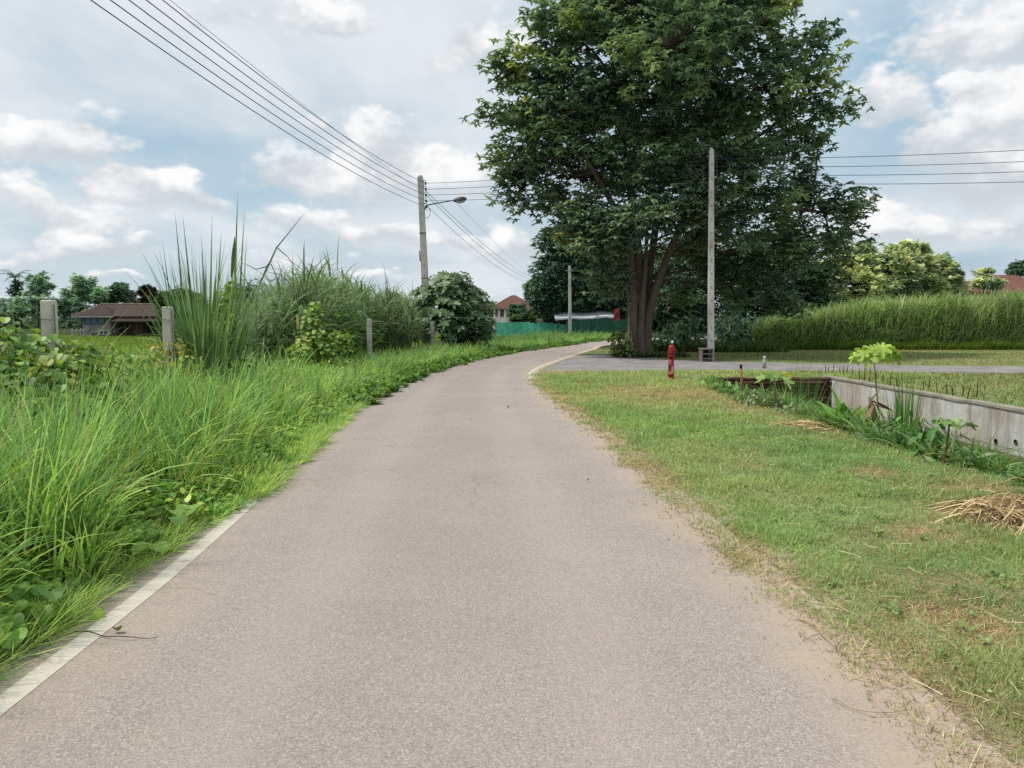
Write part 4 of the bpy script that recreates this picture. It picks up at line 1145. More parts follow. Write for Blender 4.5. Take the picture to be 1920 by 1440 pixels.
# ------------------------------------------------------------------ poles and wires
CCOL = lin(204, 199, 190, .95)
def pole(name, label, foot, top, w0, w1, lamp=False, spools=0, group=None):
    root = empty(name, label, 'utility pole' if not lamp else 'street lamp', tuple(foot), group)
    foot, top = np.array(foot), np.array(top)
    n = 12
    pts = foot + (top - foot) * np.linspace(0, 1, n)[:, None]
    pts[0, 2] -= .1
    mb = tube(MB(), pts, np.linspace(w0, w1, n) * .707, 4, CCOL)
    lathe(mb, top - [0, 0, .01], [(w1 * .5, 0), (w1 * .42, .08), (w1 * .2, .12)], 8, CCOL)
    for z in np.arange(.8, top[2] - .6, .55):            # step holes along the face
        p = foot + (top - foot) * (z / top[2])
        w = w0 + (w1 - w0) * z / top[2]
        box(mb, p[0] - .025, p[0] + .025, p[1] - w * .5 - .004, p[1] - w * .5 + .02, z, z + .09, CCOL * .45)
    part(mb, 'shaft', M_conc, root)
    att = []
    axis = (top - foot) / np.linalg.norm(top - foot)
    if spools:
        rk = MB()
        for s in (.19, .27):
            pass
        a = top - axis * .18 + np.array([w1 * .5 + .1, -.02, 0]); b = a - axis * (.31 * spools)
        box(rk, a[0] - .09, a[0] - .06, a[1] - .03, a[1] + .03, b[2], a[2], lin(120, 118, 116, .5))
        for k in range(spools + 1):
            z = a - axis * .31 * k
            box(rk, z[0] - .1, z[0] + .08, z[1] - .02, z[1] + .02, z[2] - .012, z[2] + .012, lin(110, 108, 106, .5))
        part(rk, 'insulator_rack', M_dark, root)
        for k in range(spools):
            z = a - axis * .31 * (k + .5) + np.array([.03, 0, 0])
            sb = lathe(MB(), z - [0, 0, .07], [(.05, 0), (.065, .02), (.04, .05), (.04, .09), (.065, .12), (.05, .14)], 10, lin(62, 52, 54, .5))
            part(sb, 'insulator', M_dark, root, True)
            att.append(z)
    return root, att
PA_f, PA_t = Q(803, 660, 42), Q(788, 332, 42); PA_f[2] = 0
pA, attA = pole('street_lamp', 'leaning concrete power pole with a street lamp arm before the cane thicket', PA_f, PA_t, .40, .27, True, 5)
def lamp_bits():
    q = lambda u, v, dy=0: Q(u, v, 42 + dy)
    mb = tube(MB(), [q(797, 392), q(798, 388), q(802, 384.5), (q(825, 380)), q(853, 375.5)], [.035, .035, .034, .032, .03], 8, lin(150, 150, 150, .45))
    part(mb, 'lamp_arm', M_dark, pA, True)
    a, b = q(850, 376.3), q(875, 372.3)
    n = 9; t = np.linspace(0, 1, n)
    w = np.array([.06, .1, .13, .15, .16, .16, .14, .1, .04])
    P = a + (b - a) * t[:, None]
    mb = tube(MB(), P, w, 10, lin(120, 122, 124, .5))
    mb.V = [v * [1, 1, 1] for v in mb.V]
    hd = part(mb, 'lamp_head', M_dark, pA, True)
    lens = tube(MB(), (P + [0, 0, -.06])[2:8], (w * .85)[2:8], 10, lin(214, 216, 216, .8))
    lens.V = [v - np.array(pA.location) for v in lens.V]
    lens.build('lamp_lens', M_glass, hd, True)
    mb = tube(MB(), [q(797, 380, -.1), q(803, 388, -.1), q(807, 396, -.1), q(806, 404, -.1), q(801, 409, -.1), q(797, 408, -.1)], .016, 5, lin(130, 130, 128, .4), caps=False)
    part(mb, 'cable_loop', M_dark, pA, True)
    mb = tube(MB(), [q(786.5, 470, -.05), q(788, 490, -.05)], .03, 6, lin(120, 118, 112, .4))
    part(mb, 'conduit', M_dark, pA, True)
    for v in (436, 520, 545):
        c = PA_f + (PA_t - PA_f) * ((660 - v) / 328.0)
        w = .4 - .13 * (660 - v) / 328.
        part(box(MB(), c[0] - w / 2 - .012, c[0] + w / 2 + .012, c[1] - w / 2 - .012, c[1] + w / 2 + .012, c[2] - .025, c[2] + .025, lin(120, 116, 110, .5)), 'band', M_dark, pA)
lamp_bits()
PB_f, PB_t = G(1332.5, 677.5), Q(1334, 282, G(1332.5, 677.5)[1]); PB_f[2] = 0
pB, attB = pole('utility_pole', 'straight grey concrete pole in front of the great tree beside the side road', PB_f, PB_t, .24, .165, False, 4)
PC_f, PC_t = Q(1069, 640, 76), Q(1068, 500, 76); PC_f[2] = 0
pC, attC = pole('utility_pole', 'slim pale pole on the outer verge before the white roofed shed', PC_f, PC_t, .33, .24, False, 0)
part(box(MB(), PC_t[0] - .45, PC_t[0] + .45, PC_t[1] - .35, PC_t[1] - .25, PC_t[2] - .45, PC_t[2] - .35, lin(190, 190, 186, .6)), 'crossbar', M_conc, pC)
PD_f, PD_t = Q(1003, 624, 118), Q(1002, 515, 118); PD_f[2] = 0
pD, attD = pole('utility_pole', 'distant dark pole at the left edge of the drooping tree', PD_f, PD_t, .6, .45, False, 4)
for ch in pD.children:
    if ch.name.startswith('shaft'):
        a = ch.data.attributes['tint']; n = len(ch.data.vertices)
        a.data.foreach_set('color', np.tile(np.append(CCOL * .25, 1), n).astype(np.float32))

WCOL = lin(72, 74, 80, .5)
def wire(a, b, sag, label, group, r=.0115, n=28):
    t = np.linspace(0, 1, n)[:, None]
    a, b = np.array(a), np.array(b)
    P = a + (b - a) * t; P[:, 2] -= (sag * 4 * t * (1 - t))[:, 0]
    root = MB()
    tube(root, P - a, r, 5, WCOL)
    o = root.build('power_line', M_dark, smooth=True); o.location = a
    return tag(o, label, 'power line', group)
ordn = ['topmost', 'second', 'third', 'fourth', 'lowest']
endz = [8.6, 8.35, 8.1, 7.85, 7.62]
for k in range(5):
    wire(attA[k], (-8.72 - .04 * k, 1.0, attA[0][2] - .05 - .2 * k), .85, ordn[k] + ' of the wires sweeping from the lamp pole up to the upper left', 'wires from the lamp pole towards the upper left')
wire(attA[1] - [.1, 0, .15], (-8.7, 1.0, attA[0][2] - .2), .42, 'thin faint wire hanging just above the wires to the upper left', 'wires from the lamp pole towards the upper left', .006)
ordf = ['topmost', 'second', 'third', 'lowest']
for k in range(4):
    wire(attA[k], attB[k], .15, ordf[k] + ' wire between the lamp pole and the pole before the great tree', 'wires from the lamp pole to the tree side pole')
    wire(attB[k], (30, 28.6, [8.75, 8.2, 7.75, 7.3][k]), .3, ordf[k] + ' wire leaving the great crown towards the right edge', 'wires running right out of the great crown')
for k in range(4):
    a = attA[[1, 1, 2, 4][k]] + np.array([.02, 0, [-.02, -.1, 0, .06][k]])
    if k == 0: a = Q(853, 376, 41.9)
    wire(a, attD[k], [.5, .75, .95, 1.1][k], ['faint', 'upper', 'middle', 'lower'][k] + ' wire dropping from the lamp pole to the distant dark pole', 'wires from the lamp pole to the distant pole', [.008, .014, .014, .013][k])

# ------------------------------------------------------------------ fence posts
def fence_post(label, u, v_top, Y, w, h=1.87, vis=True):
    t = Q(u, v_top, Y); h = t[2]
    root = empty('fence_post', label, 'fence post', (t[0], t[1], 0), 'concrete posts of the left roadside fence')
    mb = box(MB(), t[0] - w / 2, t[0] + w / 2, t[1] - w / 2, t[1] + w / 2, -.1, h, lin(202, 197, 184, .98), .012)
    part(mb, 'post', M_conc, root)
    for z in (h - .22, h - .75, h - 1.25):
        mb = tube(MB(), [(t[0] + w / 2 + .004, t[1] - w / 2 - .004, z), (t[0] - w / 2 - .004, t[1] - w / 2 - .004, z + .01), (t[0] - w / 2 - .004, t[1] + w / 2 + .004, z)], .004, 4, lin(110, 100, 92, .5))
        part(mb, 'tie_wire', M_dark, root)
    mb = tube(MB(), [(t[0] + w / 2 + .03, t[1] - w / 2, h - .05), (t[0] + w / 2 + .035, t[1] - w / 2, h - .6), (t[0] + w / 2 + .03, t[1] - w / 2, .2)], .008, 5, lin(140, 134, 122, .5))
    part(mb, 'iron_rod', M_dark, root)
    return root
fence_post('nearest weathered concrete fence post rising from the vines at the left edge', 91, 563, 8.7, .128)
fence_post('square concrete fence post left of the tall reed clump', 314, 575, 12.7, .135)
fence_post('slim concrete post in the weeds left of the street lamp pole', 692, 598, 26, .15)
fence_post('short concrete post just right of the street lamp pole base', 811, 602, 38.5, .17)

# ------------------------------------------------------------------ houses
def hip_roof(mb, x0, x1, y0, y1, ze, zr, ridge, col, over=.0, axis='x', curl=0.0):
    cx, cy = (x0 + x1) / 2, (y0 + y1) / 2
    if axis == 'x': r = [(cx - ridge / 2, cy, zr), (cx + ridge / 2, cy, zr)]
    else: r = [(cx, cy - ridge / 2, zr), (cx, cy + ridge / 2, zr)]
    V = [(x0, y0, ze), (x1, y0, ze), (x1, y1, ze), (x0, y1, ze), r[0], r[1], (x0, y0, ze - .14), (x1, y0, ze - .14), (x1, y1, ze - .14), (x0, y1, ze - .14)]
    if axis == 'x': f4, f3 = [[0, 1, 5, 4], [2, 3, 4, 5]], [[1, 2, 5], [3, 0, 4]]
    else: f4, f3 = [[1, 2, 5, 4], [3, 0, 4, 5]], [[0, 1, 4], [2, 3, 5]]
    f4 += [[6, 7, 1, 0], [7, 8, 2, 1], [8, 9, 3, 2], [9, 6, 0, 3], [9, 8, 7, 6]]
    mb.add(np.array(V, float), [np.array(f4), np.array(f3)], col)

def window(root, x0, x1, y, z0, z1, fcol, gcol, mull=2, name='window'):
    mb = MB(); w = .07
    box(mb, x0, x1, y - .05, y + .02, z1 - w, z1, fcol); box(mb, x0, x1, y - .07, y + .02, z0, z0 + w, fcol)
    for i in range(mull + 1):
        xx = x0 + (x1 - x0 - w) * i / mull
        box(mb, xx, xx + w, y - .047, y + .02, z0 + w, z1 - w, fcol)
    o = part(mb, name, M_plaster, root)
    g = box(MB(), x0 + w * .5, x1 - w * .5, y - .015, y + .005, z0 + w * .5, z1 - w * .5, gcol)
    g.V = [v - np.array(root.location) for v in g.V]
    g.build('pane', M_glass, o)

def old_house():
    Y = 84.0
    X = lambda u: (u - 960) / FPX * Y
    Z = lambda v: EYE + (605 - v) / FPX * Y
    root = empty('old_house', 'low old house with dark brown tiled roof and blue window across the meadow', 'house', (X(222), Y, 0))
    rc = lin(94, 76, 70, .66)
    mb = MB()
    box(mb, X(157), X(217), Y, Y + 7, 0, Z(594), lin(186, 178, 174, .75))
    box(mb, X(217) + .003, X(300), Y + 1.6, Y + 7, 0, Z(594), lin(136, 116, 106, .65))
    box(mb, X(246), X(263), Y + .6, Y + 1.59, 0, Z(603), lin(150, 116, 100, .55))
    part(mb, 'wall', M_plaster, root)
    mb = MB(); hip_roof(mb, X(143), X(304), Y - .7, Y + 8, Z(593), Z(569.5), X(277) - X(161), rc)
    hip_roof(mb, X(145), X(224), Y - 1.0, Y + 3, Z(594), Z(574), X(208) - X(190), rc * .9)
    hip_roof(mb, X(222), X(306), Y - 1.5, Y + 2.4, Z(602), Z(591), X(290) - X(232), rc * .75)
    rf = part(mb, 'roof', M_roof, root)
    mb = MB()
    ca = lin(168, 150, 122, .6)
    cy = Y + 3.65
    tube(mb, [(X(160), cy, Z(566)), (X(162), cy, Z(569)), (X(200), cy, Z(569)), (X(250), cy, Z(569)), (X(277), cy, Z(569)), (X(279), cy, Z(566))], .11, 6, ca)
    tube(mb, [(X(161), cy, Z(569)), (X(158), Y + 2.5, Z(577)), (X(143), Y - .7, Z(592.5))], .1, 6, ca)
    tube(mb, [(X(277), cy, Z(569)), (X(286), Y + 2, Z(580)), (X(304), Y - .7, Z(592.5))], .1, 6, ca)
    mb.V = [v - np.array(root.location) for v in mb.V]
    mb.build('ridge_cap', M_plaster, rf)
    part(box(MB(), X(147), X(223), Y - 1.06, Y - .98, Z(595.5), Z(593), lin(206, 204, 200, .6)), 'fascia', M_plaster, root)
    window(root, X(160), X(199), Y, Z(608), Z(595.8), lin(80, 104, 128, .6), lin(56, 100, 146, .85), 3)
    for u in (215, 240, 262): part(box(MB(), X(u), X(u) + .22, Y - .6, Y - .4, 0, Z(595), lin(120, 104, 96, .5)), 'pillar', M_wood, root)
    mb = box(MB(), X(266), X(300), Y + 1.55, Y + 1.59, .2, Z(604), lin(52, 44, 46, .5))
    part(mb, 'doorway', M_dark, root)
    part(box(MB(), X(175), X(189), Y - .02, Y + .0, .2, Z(624), lin(48, 50, 54, .5)), 'door', M_dark, root)
    mb = box(MB(), X(190), X(211), Y - .55, Y - .05, Z(628), Z(618), lin(214, 212, 206, .7), .03)
    ac = part(mb, 'air_conditioner', M_plaster, root)
    for u in (196.5, 205):
        fb = MB(); c = (X(u), Y - .56, Z(623))
        th = np.arange(14) * 2 * PI / 14
        V = np.array([(c[0] + .2 * math.cos(a), c[1], c[2] + .2 * math.sin(a)) for a in th])
        fb.add(V - np.array(root.location), np.array([list(range(14))]), lin(120, 122, 122, .5))
        fb.build('fan_grille', M_dark, ac)
    th = np.arange(16) * 2 * PI / 16
    V = np.array([(X(166) + .3 * math.cos(a), Y - .06 - (.05 if True else 0), Z(616) + .3 * math.sin(a)) for a in th])
    V2 = V + [0, .08, 0]
    fb = MB().add(np.vstack([V, V2]), [np.array([list(range(16))]), np.array([[i, i + 16, (i + 1) % 16 + 16, (i + 1) % 16] for i in range(16)])], lin(206, 204, 196, .65))
    part(fb, 'dish', M_plaster, root)
old_house()
def yard_fence():
    Y = 81.0
    X = lambda u: (u - 960) / FPX * Y
    root = empty('garden_fence', 'low white rail fence left of the old brown roofed house', 'fence', (X(148), Y, 0))
    for u in (136, 144, 152, 157):
        part(box(MB(), X(u), X(u) + .12, Y, Y + .12, 0, 1.0, lin(206, 204, 196, .7)), 'post', M_plaster, root)
    part(box(MB(), X(135), X(158), Y - .04, Y - .003, .75, .85, lin(206, 204, 196, .7)), 'rail', M_plaster, root)
yard_fence()

def villa(name, label, u0, u1, Y, v_ridge, v_eave, ridge_px, depth, rc, group=None, front=True):
    X = lambda u: (u - 960) / FPX * Y
    Z = lambda v: EYE + (605 - v) / FPX * Y
    root = empty(name, label, 'house', (X((u0 + u1) / 2), Y, 0), group)
    wc = lin(214, 206, 194, .88)
    x0, x1 = X(u0), X(u1); dx = (x1 - x0) * .07
    part(box(MB(), x0 + dx, x1 - dx, Y + .8, Y + depth - .8, 0, Z(v_eave) - .15, wc), 'wall', M_plaster, root)
    mb = MB(); hip_roof(mb, x0, x1, Y, Y + depth, Z(v_eave), Z(v_ridge), ridge_px * Y / FPX, rc)
    rf = part(mb, 'roof', M_roof, root)
    part(box(MB(), x0 - .05, x1 + .05, Y - .06, Y - .003, Z(v_eave) - .28, Z(v_eave) - .02, lin(196, 168, 156, .6)), 'fascia', M_plaster, root)
    return root, X, Z
RR1, RR2 = lin(134, 92, 80, .62), lin(122, 84, 74, .6)
v, X, Z = villa('tiled_house', 'white house with red hipped roof and columns beside the drooping tree', 918, 1008, 128, 552, 577, 8, 10, RR1)
for u in (925, 934, 945, 953): part(box(MB(), X(u), X(u) + .35, 128.15, 128.5, 0, Z(577) - .3, lin(226, 222, 214, .95), .04), 'column', M_plaster, v)
window(v, X(936), X(944), 128.8, Z(592), Z(580), lin(150, 130, 116, .5), lin(92, 80, 78, .5), 2, 'door')
window(v, X(926), X(931), 128.8, Z(590), Z(581), lin(170, 160, 150, .5), lin(74, 78, 84, .5), 1)
window(v, X(985), X(998), 128.8, Z(592), Z(582), lin(190, 184, 176, .6), lin(84, 88, 92, .5), 2)
part(box(MB(), X(924), X(956), 127.9, 128.1, Z(605), Z(595), lin(226, 220, 210, .95)), 'balustrade', M_plaster, v)
v, X, Z = villa('tiled_house', 'brown red roofed house half hidden behind the lobed leaf bush', 872, 928, 132, 562, 578, 12, 10, RR2)
v, X, Z = villa('tiled_house', 'house whose brown hipped roof shows above the cane thicket', 690, 775, 138, 545, 575, 6, 11, RR2)
v, X, Z = villa('tiled_house', 'house whose roof tip barely shows left of the cane thicket middle', 500, 572, 142, 561, 580, 6, 11, RR2)
v, X, Z = villa('tiled_house', 'large red hipped roof house beyond the grass bank at the right edge', 1816, 2010, 118, 512, 548, 60, 12, lin(150, 104, 92, .62))
mb = MB(); hip_roof(mb, X(1808), X(1862), 117, 124, Z(547.5), Z(527), X(1850) - X(1832), lin(146, 100, 88, .62))
part(mb, 'porch_roof', M_roof, v)
window(v, X(1868), X(1884), 118.8, Z(566), Z(553), lin(200, 196, 190, .65), lin(70, 76, 84, .5), 2)
window(v, X(1900), X(1920), 118.8, Z(566), Z(553), lin(200, 196, 190, .65), lin(70, 76, 84, .5), 2)

# --- shed, netting, banner at the end of the lane
def net_fence(name, label, pts, top, col, posts):
    root = empty(name, label, 'net fence', (pts[0][0], pts[0][1], 0))
    n = 60
    k = np.linspace(0, 1, len(pts)); kk = np.linspace(0, 1, n)
    P = np.stack([np.interp(kk, k, [p[j] for p in pts]) for j in range(2)], 1)
    tz = np.interp(kk, np.linspace(0, 1, len(top)), top) + .06 * np.sin(kk * 60) * .6
    rows = 5; V = []
    for j in range(rows):
        t = j / (rows - 1)
        wv = .04 * np.sin(kk * 47 + j) * (1 - abs(2 * t - 1)) + .02 * np.sin(kk * 90 + .7 * j)
        V.append(np.stack([P[:, 0], P[:, 1] + wv, tz * t], 1))
    V = np.concatenate(V)
    i = np.arange((rows - 1) * n).reshape(rows - 1, n)[:, :-1].ravel()
    f = np.stack([i, i + 1, i + n + 1, i + n], 1)
    cc = col * (1 + .12 * np.sin(np.tile(kk, rows) * 23))[:, None]
    part(MB().add(V, f, cc), 'netting', M_net, root)
    for j in range(posts):
        m = int((n - 1) * j / (posts - 1))
        part(tube(MB(), [(P[m, 0], P[m, 1] + .14, 0), (P[m, 0] + .03, P[m, 1] + .14, tz[m] + .15)], .04, 5, lin(120, 104, 84, .5)), 'post', M_wood, root)
X8 = lambda u, Y: (u - 960) / FPX * Y
net_fence('shade_net_fence', 'bright teal green netting fence in front of the white columned house', [(X8(930, 90), 90), (X8(990, 89), 89), (X8(1020, 88), 88), (X8(1068, 86), 86)], [1.62, 1.66, 1.7, 1.5, 1.66, 1.5, 1.35], lin(84, 178, 146, .85), 7)
net_fence('shade_net_fence', 'green netting fence below the white shed roof, tree shade in its dark colour', [(X8(1062, 80), 80), (X8(1110, 79), 79), (X8(1175, 78), 78)], [1.7, 1.9, 2.0, 2.0, 1.9], lin(44, 104, 84, .5), 6)  # darker than the teal run: tree shade is put into its colour
def shed():
    Y = 84.0
    X = lambda u: X8(u, Y); Z = lambda v: EYE + (605 - v) / FPX * Y
    root = empty('shed', 'open shed with a pale sagging white sheet roof under the drooping tree', 'shed', (X(1095), Y, 0))
    n = 16; xs = np.linspace(X(1040), X(1152), n)
    zt = np.interp(np.linspace(0, 1, n), [0, .25, .5, .62, .8, 1], [Z(596), Z(593), Z(594.5), Z(594), Z(591), Z(592)])
    V = np.concatenate([np.stack([xs, np.full(n, Y - 1), zt - .12], 1), np.stack([xs, np.full(n, Y + 5), zt + .75], 1), np.stack([xs, np.full(n, Y - 1), zt - .3], 1)])
    f = np.array([[i, i + 1, n + i + 1, n + i] for i in range(n - 1)] + [[2 * n + i, 2 * n + i + 1, i + 1, i] for i in range(n - 1)])
    part(MB().add(V, f, lin(214, 216, 220, .8)), 'roof', M_plaster, root)
    for u in (1044, 1072, 1098, 1124, 1149):
        part(box(MB(), X(u), X(u) + .14, Y - .8, Y - .66, 0, Z(596.5), lin(110, 96, 86, .5)), 'post', M_wood, root)
    part(box(MB(), X(1022), X(1150), Y + 4.6, Y + 4.8, 0, Z(592), lin(92, 70, 66, .5)), 'back_wall', M_plaster, root)
shed()
def hut():
    Y = 92.0
    X = lambda u: X8(u, Y); Z = lambda v: EYE + (605 - v) / FPX * Y
    root = empty('hut', 'brown walled hut in deep shade behind the sheet roofed shed', 'hut', (X(1100), Y, 0))
    part(box(MB(), X(1018), X(1180), Y, Y + 5, 0, Z(586), lin(104, 82, 76, .5)), 'wall', M_plaster, root)
    mb = MB(); hip_roof(mb, X(1012), X(1188), Y - .8, Y + 6, Z(586), Z(573), 8, lin(90, 84, 84, .5))
    part(mb, 'roof', M_roof, root)
    window(root, X(1112), X(1136), Y, Z(598), Z(588), lin(120, 110, 104, .5), lin(60, 62, 66, .5), 3)
    part(box(MB(), X(1017), X(1022), Y - .3, Y - .01, 0, Z(588), lin(150, 146, 140, .5)), 'pillar', M_conc, root)
hut()
def banner():
    Y = 77.0
    c = Q(1156, 590, Y)
    root = empty('banner', 'small upright red banner left of the great trunk beside the shed', 'banner', (c[0], c[1], 0))
    part(tube(MB(), [(c[0] + .27, c[1] + .02, 0), (c[0] + .27, c[1] + .02, c[2] + .75)], .03, 6, lin(120, 110, 104, .5)), 'pole', M_dark, root)
    n = 8; V = []
    for j in range(n):
        z = c[2] + .58 - j * 1.16 / (n - 1)
        w = .26 + .015 * math.sin(j * 1.7)
        for k in range(5): V.append((c[0] - w + 2 * w * k / 4, c[1] + .04 * math.sin(j * 1.1 + k), z))
    f = np.array([[j * 5 + k, j * 5 + k + 1, j * 5 + k + 6, j * 5 + k + 5] for j in range(n - 1) for k in range(4)])
    part(MB().add(np.array(V), f, lin(176, 66, 66, .55)), 'cloth', M_net, root)
banner()

# ------------------------------------------------------------------ things on the lawn
def hydrant():
    f = G(1258, 713); f[2] = 0
    root = empty('standpipe_hydrant', 'slim red standpipe hydrant with a white cap on the lawn', 'hydrant', tuple(f))
    red = lin(176, 34, 48, .75)
    part(lathe(MB(), f, [(.11, 0), (.11, .025), (.078, .035), (.078, .14), (.092, .145), (.092, .18), (.078, .185), (.074, .40), (.082, .405), (.082, .43), (.078, .435), (.078, .64)], 18, red * .9), 'barrel', M_paint, root, True)
    part(lathe(MB(), f, [(.078, .64), (.108, .645), (.108, .675), (.105, .677), (.105, .71), (.084, .715)], 18, red * .85), 'flange', M_paint, root)
    part(lathe(MB(), f, [(.084, .715), (.088, .76), (.09, .88), (.084, .93), (.06, .97), (.04, .985)], 18, red), 'bonnet', M_paint, root, True)
    mb = tube(MB(), [(f[0] + .06, f[1] - .05, .83), (f[0] + .085, f[1] - .07, .83), (f[0] + .1, f[1] - .085, .83)], [.03, .032, .036], 12, red * .95)
    part(mb, 'outlet', M_paint, root, True)
    part(tube(MB(), [(f[0] + .02, f[1], .98), (f[0] + .025, f[1], 1.03)], .02, 8, red), 'spindle', M_paint, root, True)
    part(lathe(MB(), f + [.025, 0, 0], [(.022, 1.03), (.032, 1.045), (.03, 1.09), (.012, 1.105)], 12, lin(236, 238, 230, .85)), 'cap', M_plaster, root, True)
    part(box(MB(), f[0] - .004, f[0] + .03, f[1] - .095, f[1] - .07, .19, .40, lin(222, 190, 186, .75)), 'white_strip', M_plaster, root)
hydrant()

def stand():
    c = G(1324, 678); c[2] = 0
    root = empty('concrete_stand', 'small hollow grey concrete stand leaning by the foot of the straight pole', 'stand', tuple(c))
    g = lin(170, 164, 154, .6)
    w, d, h = .26, .2, .56
    for sx in (-1, 1):
        x = c[0] + sx * (w - .035)
        part(box(MB(), x - .035, x + .035, c[1] - d, c[1] + d, 0, h - .06, g, .008), 'side_panel', M_conc, root)
    part(box(MB(), c[0] - w - .03, c[0] + w + .03, c[1] - d - .03, c[1] + d + .03, h - .058, h, g * 1.1, .008), 'top', M_conc, root)
    for z in (.1, .3): part(box(MB(), c[0] - w + .072, c[0] + w - .072, c[1] - d + .02, c[1] + d - .02, z, z + .05, g * .8), 'shelf', M_conc, root)
    part(box(MB(), c[0] - w + .072, c[0] + w - .072, c[1] + d - .018, c[1] + d, .03, h - .06, g * .3), 'back_panel', M_conc, root)  # darkened panel gives the opening its shade by colour
stand()
def stub():
    c = G(1433, 691); c[2] = 0
    root = empty('marker_post', 'short pale marker post at the near edge of the side road', 'post', tuple(c))
    part(lathe(MB(), c, [(.075, -.05), (.07, .2), (.055, .33)], 10, lin(190, 184, 176, .6)), 'post', M_conc, root, True)
    part(lathe(MB(), c, [(.058, .33), (.055, .41), (.03, .44)], 10, lin(220, 216, 208, .7)), 'white_top', M_plaster, root, True)
stub()
def stake():
    c = G(1391, 741); c[2] = 0
    root = empty('wooden_stake', 'rough wooden stake at the corner of the sunken bed', 'stake', tuple(c))
    mb = tube(MB(), [c + [0, 0, -.1], c + [-.01, 0, .3], c + [-.035, 0, .62]], [.03, .028, .026], 7, lin(176, 142, 100, .6))
    part(mb, 'shaft', M_wood, root, True)
    part(tube(MB(), [c + [-.035, 0, .60], c + [-.04, 0, .68]], [.03, .033], 7, lin(84, 80, 58, .5)), 'wrapped_tip', M_wood, root, True)
stake()

# --- sunken bed: walls
def walls():
    o = empty('retaining_wall', 'stained grey concrete retaining wall along the far side of the sunken bed', 'wall', (9.14, 14, 0))
    ys = np.concatenate([np.arange(4, 22.4, .35), [22.4]]); n = len(ys)
    off = .003 * rng.normal(0, 1, n)
    tz = .045 + .006 * rng.normal(0, 1, n)
    prof = [(-.10, -1.3), (-.095, -.6), (-.10, -.04)]
    V, f = [], []
    for i in range(n):
        for (dx, z) in ((-.10, -1.3), (-.10, -.65), (-.10 + .0, tz[i] - .02), (-.085, tz[i]), (.085, tz[i] + .005), (.10, tz[i] - .03), (.10, -.3)):
            V.append((9.14 + dx + off[i] * (z > -.1), ys[i], z))
    m = 7
    f = np.array([[i * m + j, i * m + j + 1, (i + 1) * m + j + 1, (i + 1) * m + j] for i in range(n - 1) for j in range(m - 1)])
    part(MB().add(np.array(V), [f, np.array([list(range(m)), list(range((n - 1) * m, n * m))[::-1]])]), 'wall_face', M_wall, o)
    V, f = [], []
    for i in range(n):
        for (dx, z) in ((-.125, tz[i] - .035), (-.12, tz[i] + .012), (.11, tz[i] + .018), (.12, tz[i] - .03)):
            V.append((9.14 + dx + off[i] * 1.2, ys[i], z + .008))
    f = np.array([[i * 4 + j, i * 4 + j + 1, (i + 1) * 4 + j + 1, (i + 1) * 4 + j] for i in range(n - 1) for j in range(3)])
    part(MB().add(np.array(V), f, lin(190, 180, 160, .62)), 'coping', M_conc, o)
    for u, v in ((1876, 827), (1914, 829)):
        Yw = 9.035 * FPX / (u - 960)
        z = EYE + (605 - v) / FPX * Yw * 1.005
        th = np.arange(14) * 2 * PI / 14
        ringo = [(9.02, Yw + .05 * math.cos(a), z + .05 * math.sin(a)) for a in th]
        ringi = [(9.018, Yw + .035 * math.cos(a), z + .035 * math.sin(a)) for a in th]
        ringb = [(9.06, Yw + .035 * math.cos(a), z + .035 * math.sin(a)) for a in th]
        mb = MB().add(np.array(ringo + ringi + ringb), [np.array([[i, (i + 1) % 14, 14 + (i + 1) % 14, 14 + i] for i in range(14)] + [[14 + i, 14 + (i + 1) % 14, 28 + (i + 1) % 14, 28 + i] for i in range(14)])], lin(96, 88, 80, .4))
        mb.add(np.array([(9.032, Yw + .035 * math.cos(a), z + .035 * math.sin(a)) for a in th]), np.array([list(range(14))]), lin(14, 13, 12, .4))
        part(mb, 'weep_hole', M_dark, o)
    o = empty('log_wall', 'dark brown wall of rough horizontal courses closing the far end of the sunken bed', 'wall', (7.2, 21.75, 0))
    mb = MB()
    z = -1.15
    while z < -.02:
        h = rng.uniform(.085, .13)
        x = 5.6
        while x < 8.98:
            L = rng.uniform(.5, 1.5); x1 = min(x + L, 9.0)
            n = 8
            P = np.stack([np.linspace(x, x1 - .015, n), 21.72 + rng.normal(0, .018, n) + rng.uniform(-.03, .03), z + h / 2 + rng.normal(0, .007, n)], 1)
            tube(mb, P, h * .58 * (1 + rng.normal(0, .06, n)), 8, lin(112, 82, 70, .55) * rng.uniform(.65, 1.3))
            x = x1
        z += h
    part(mb, 'log_course', M_wood, o, True)
    part(box(MB(), 5.5, 9.0, 21.78, 21.86, -1.2, -.03, lin(52, 40, 36, .5)), 'backing', M_wood, o)
walls()

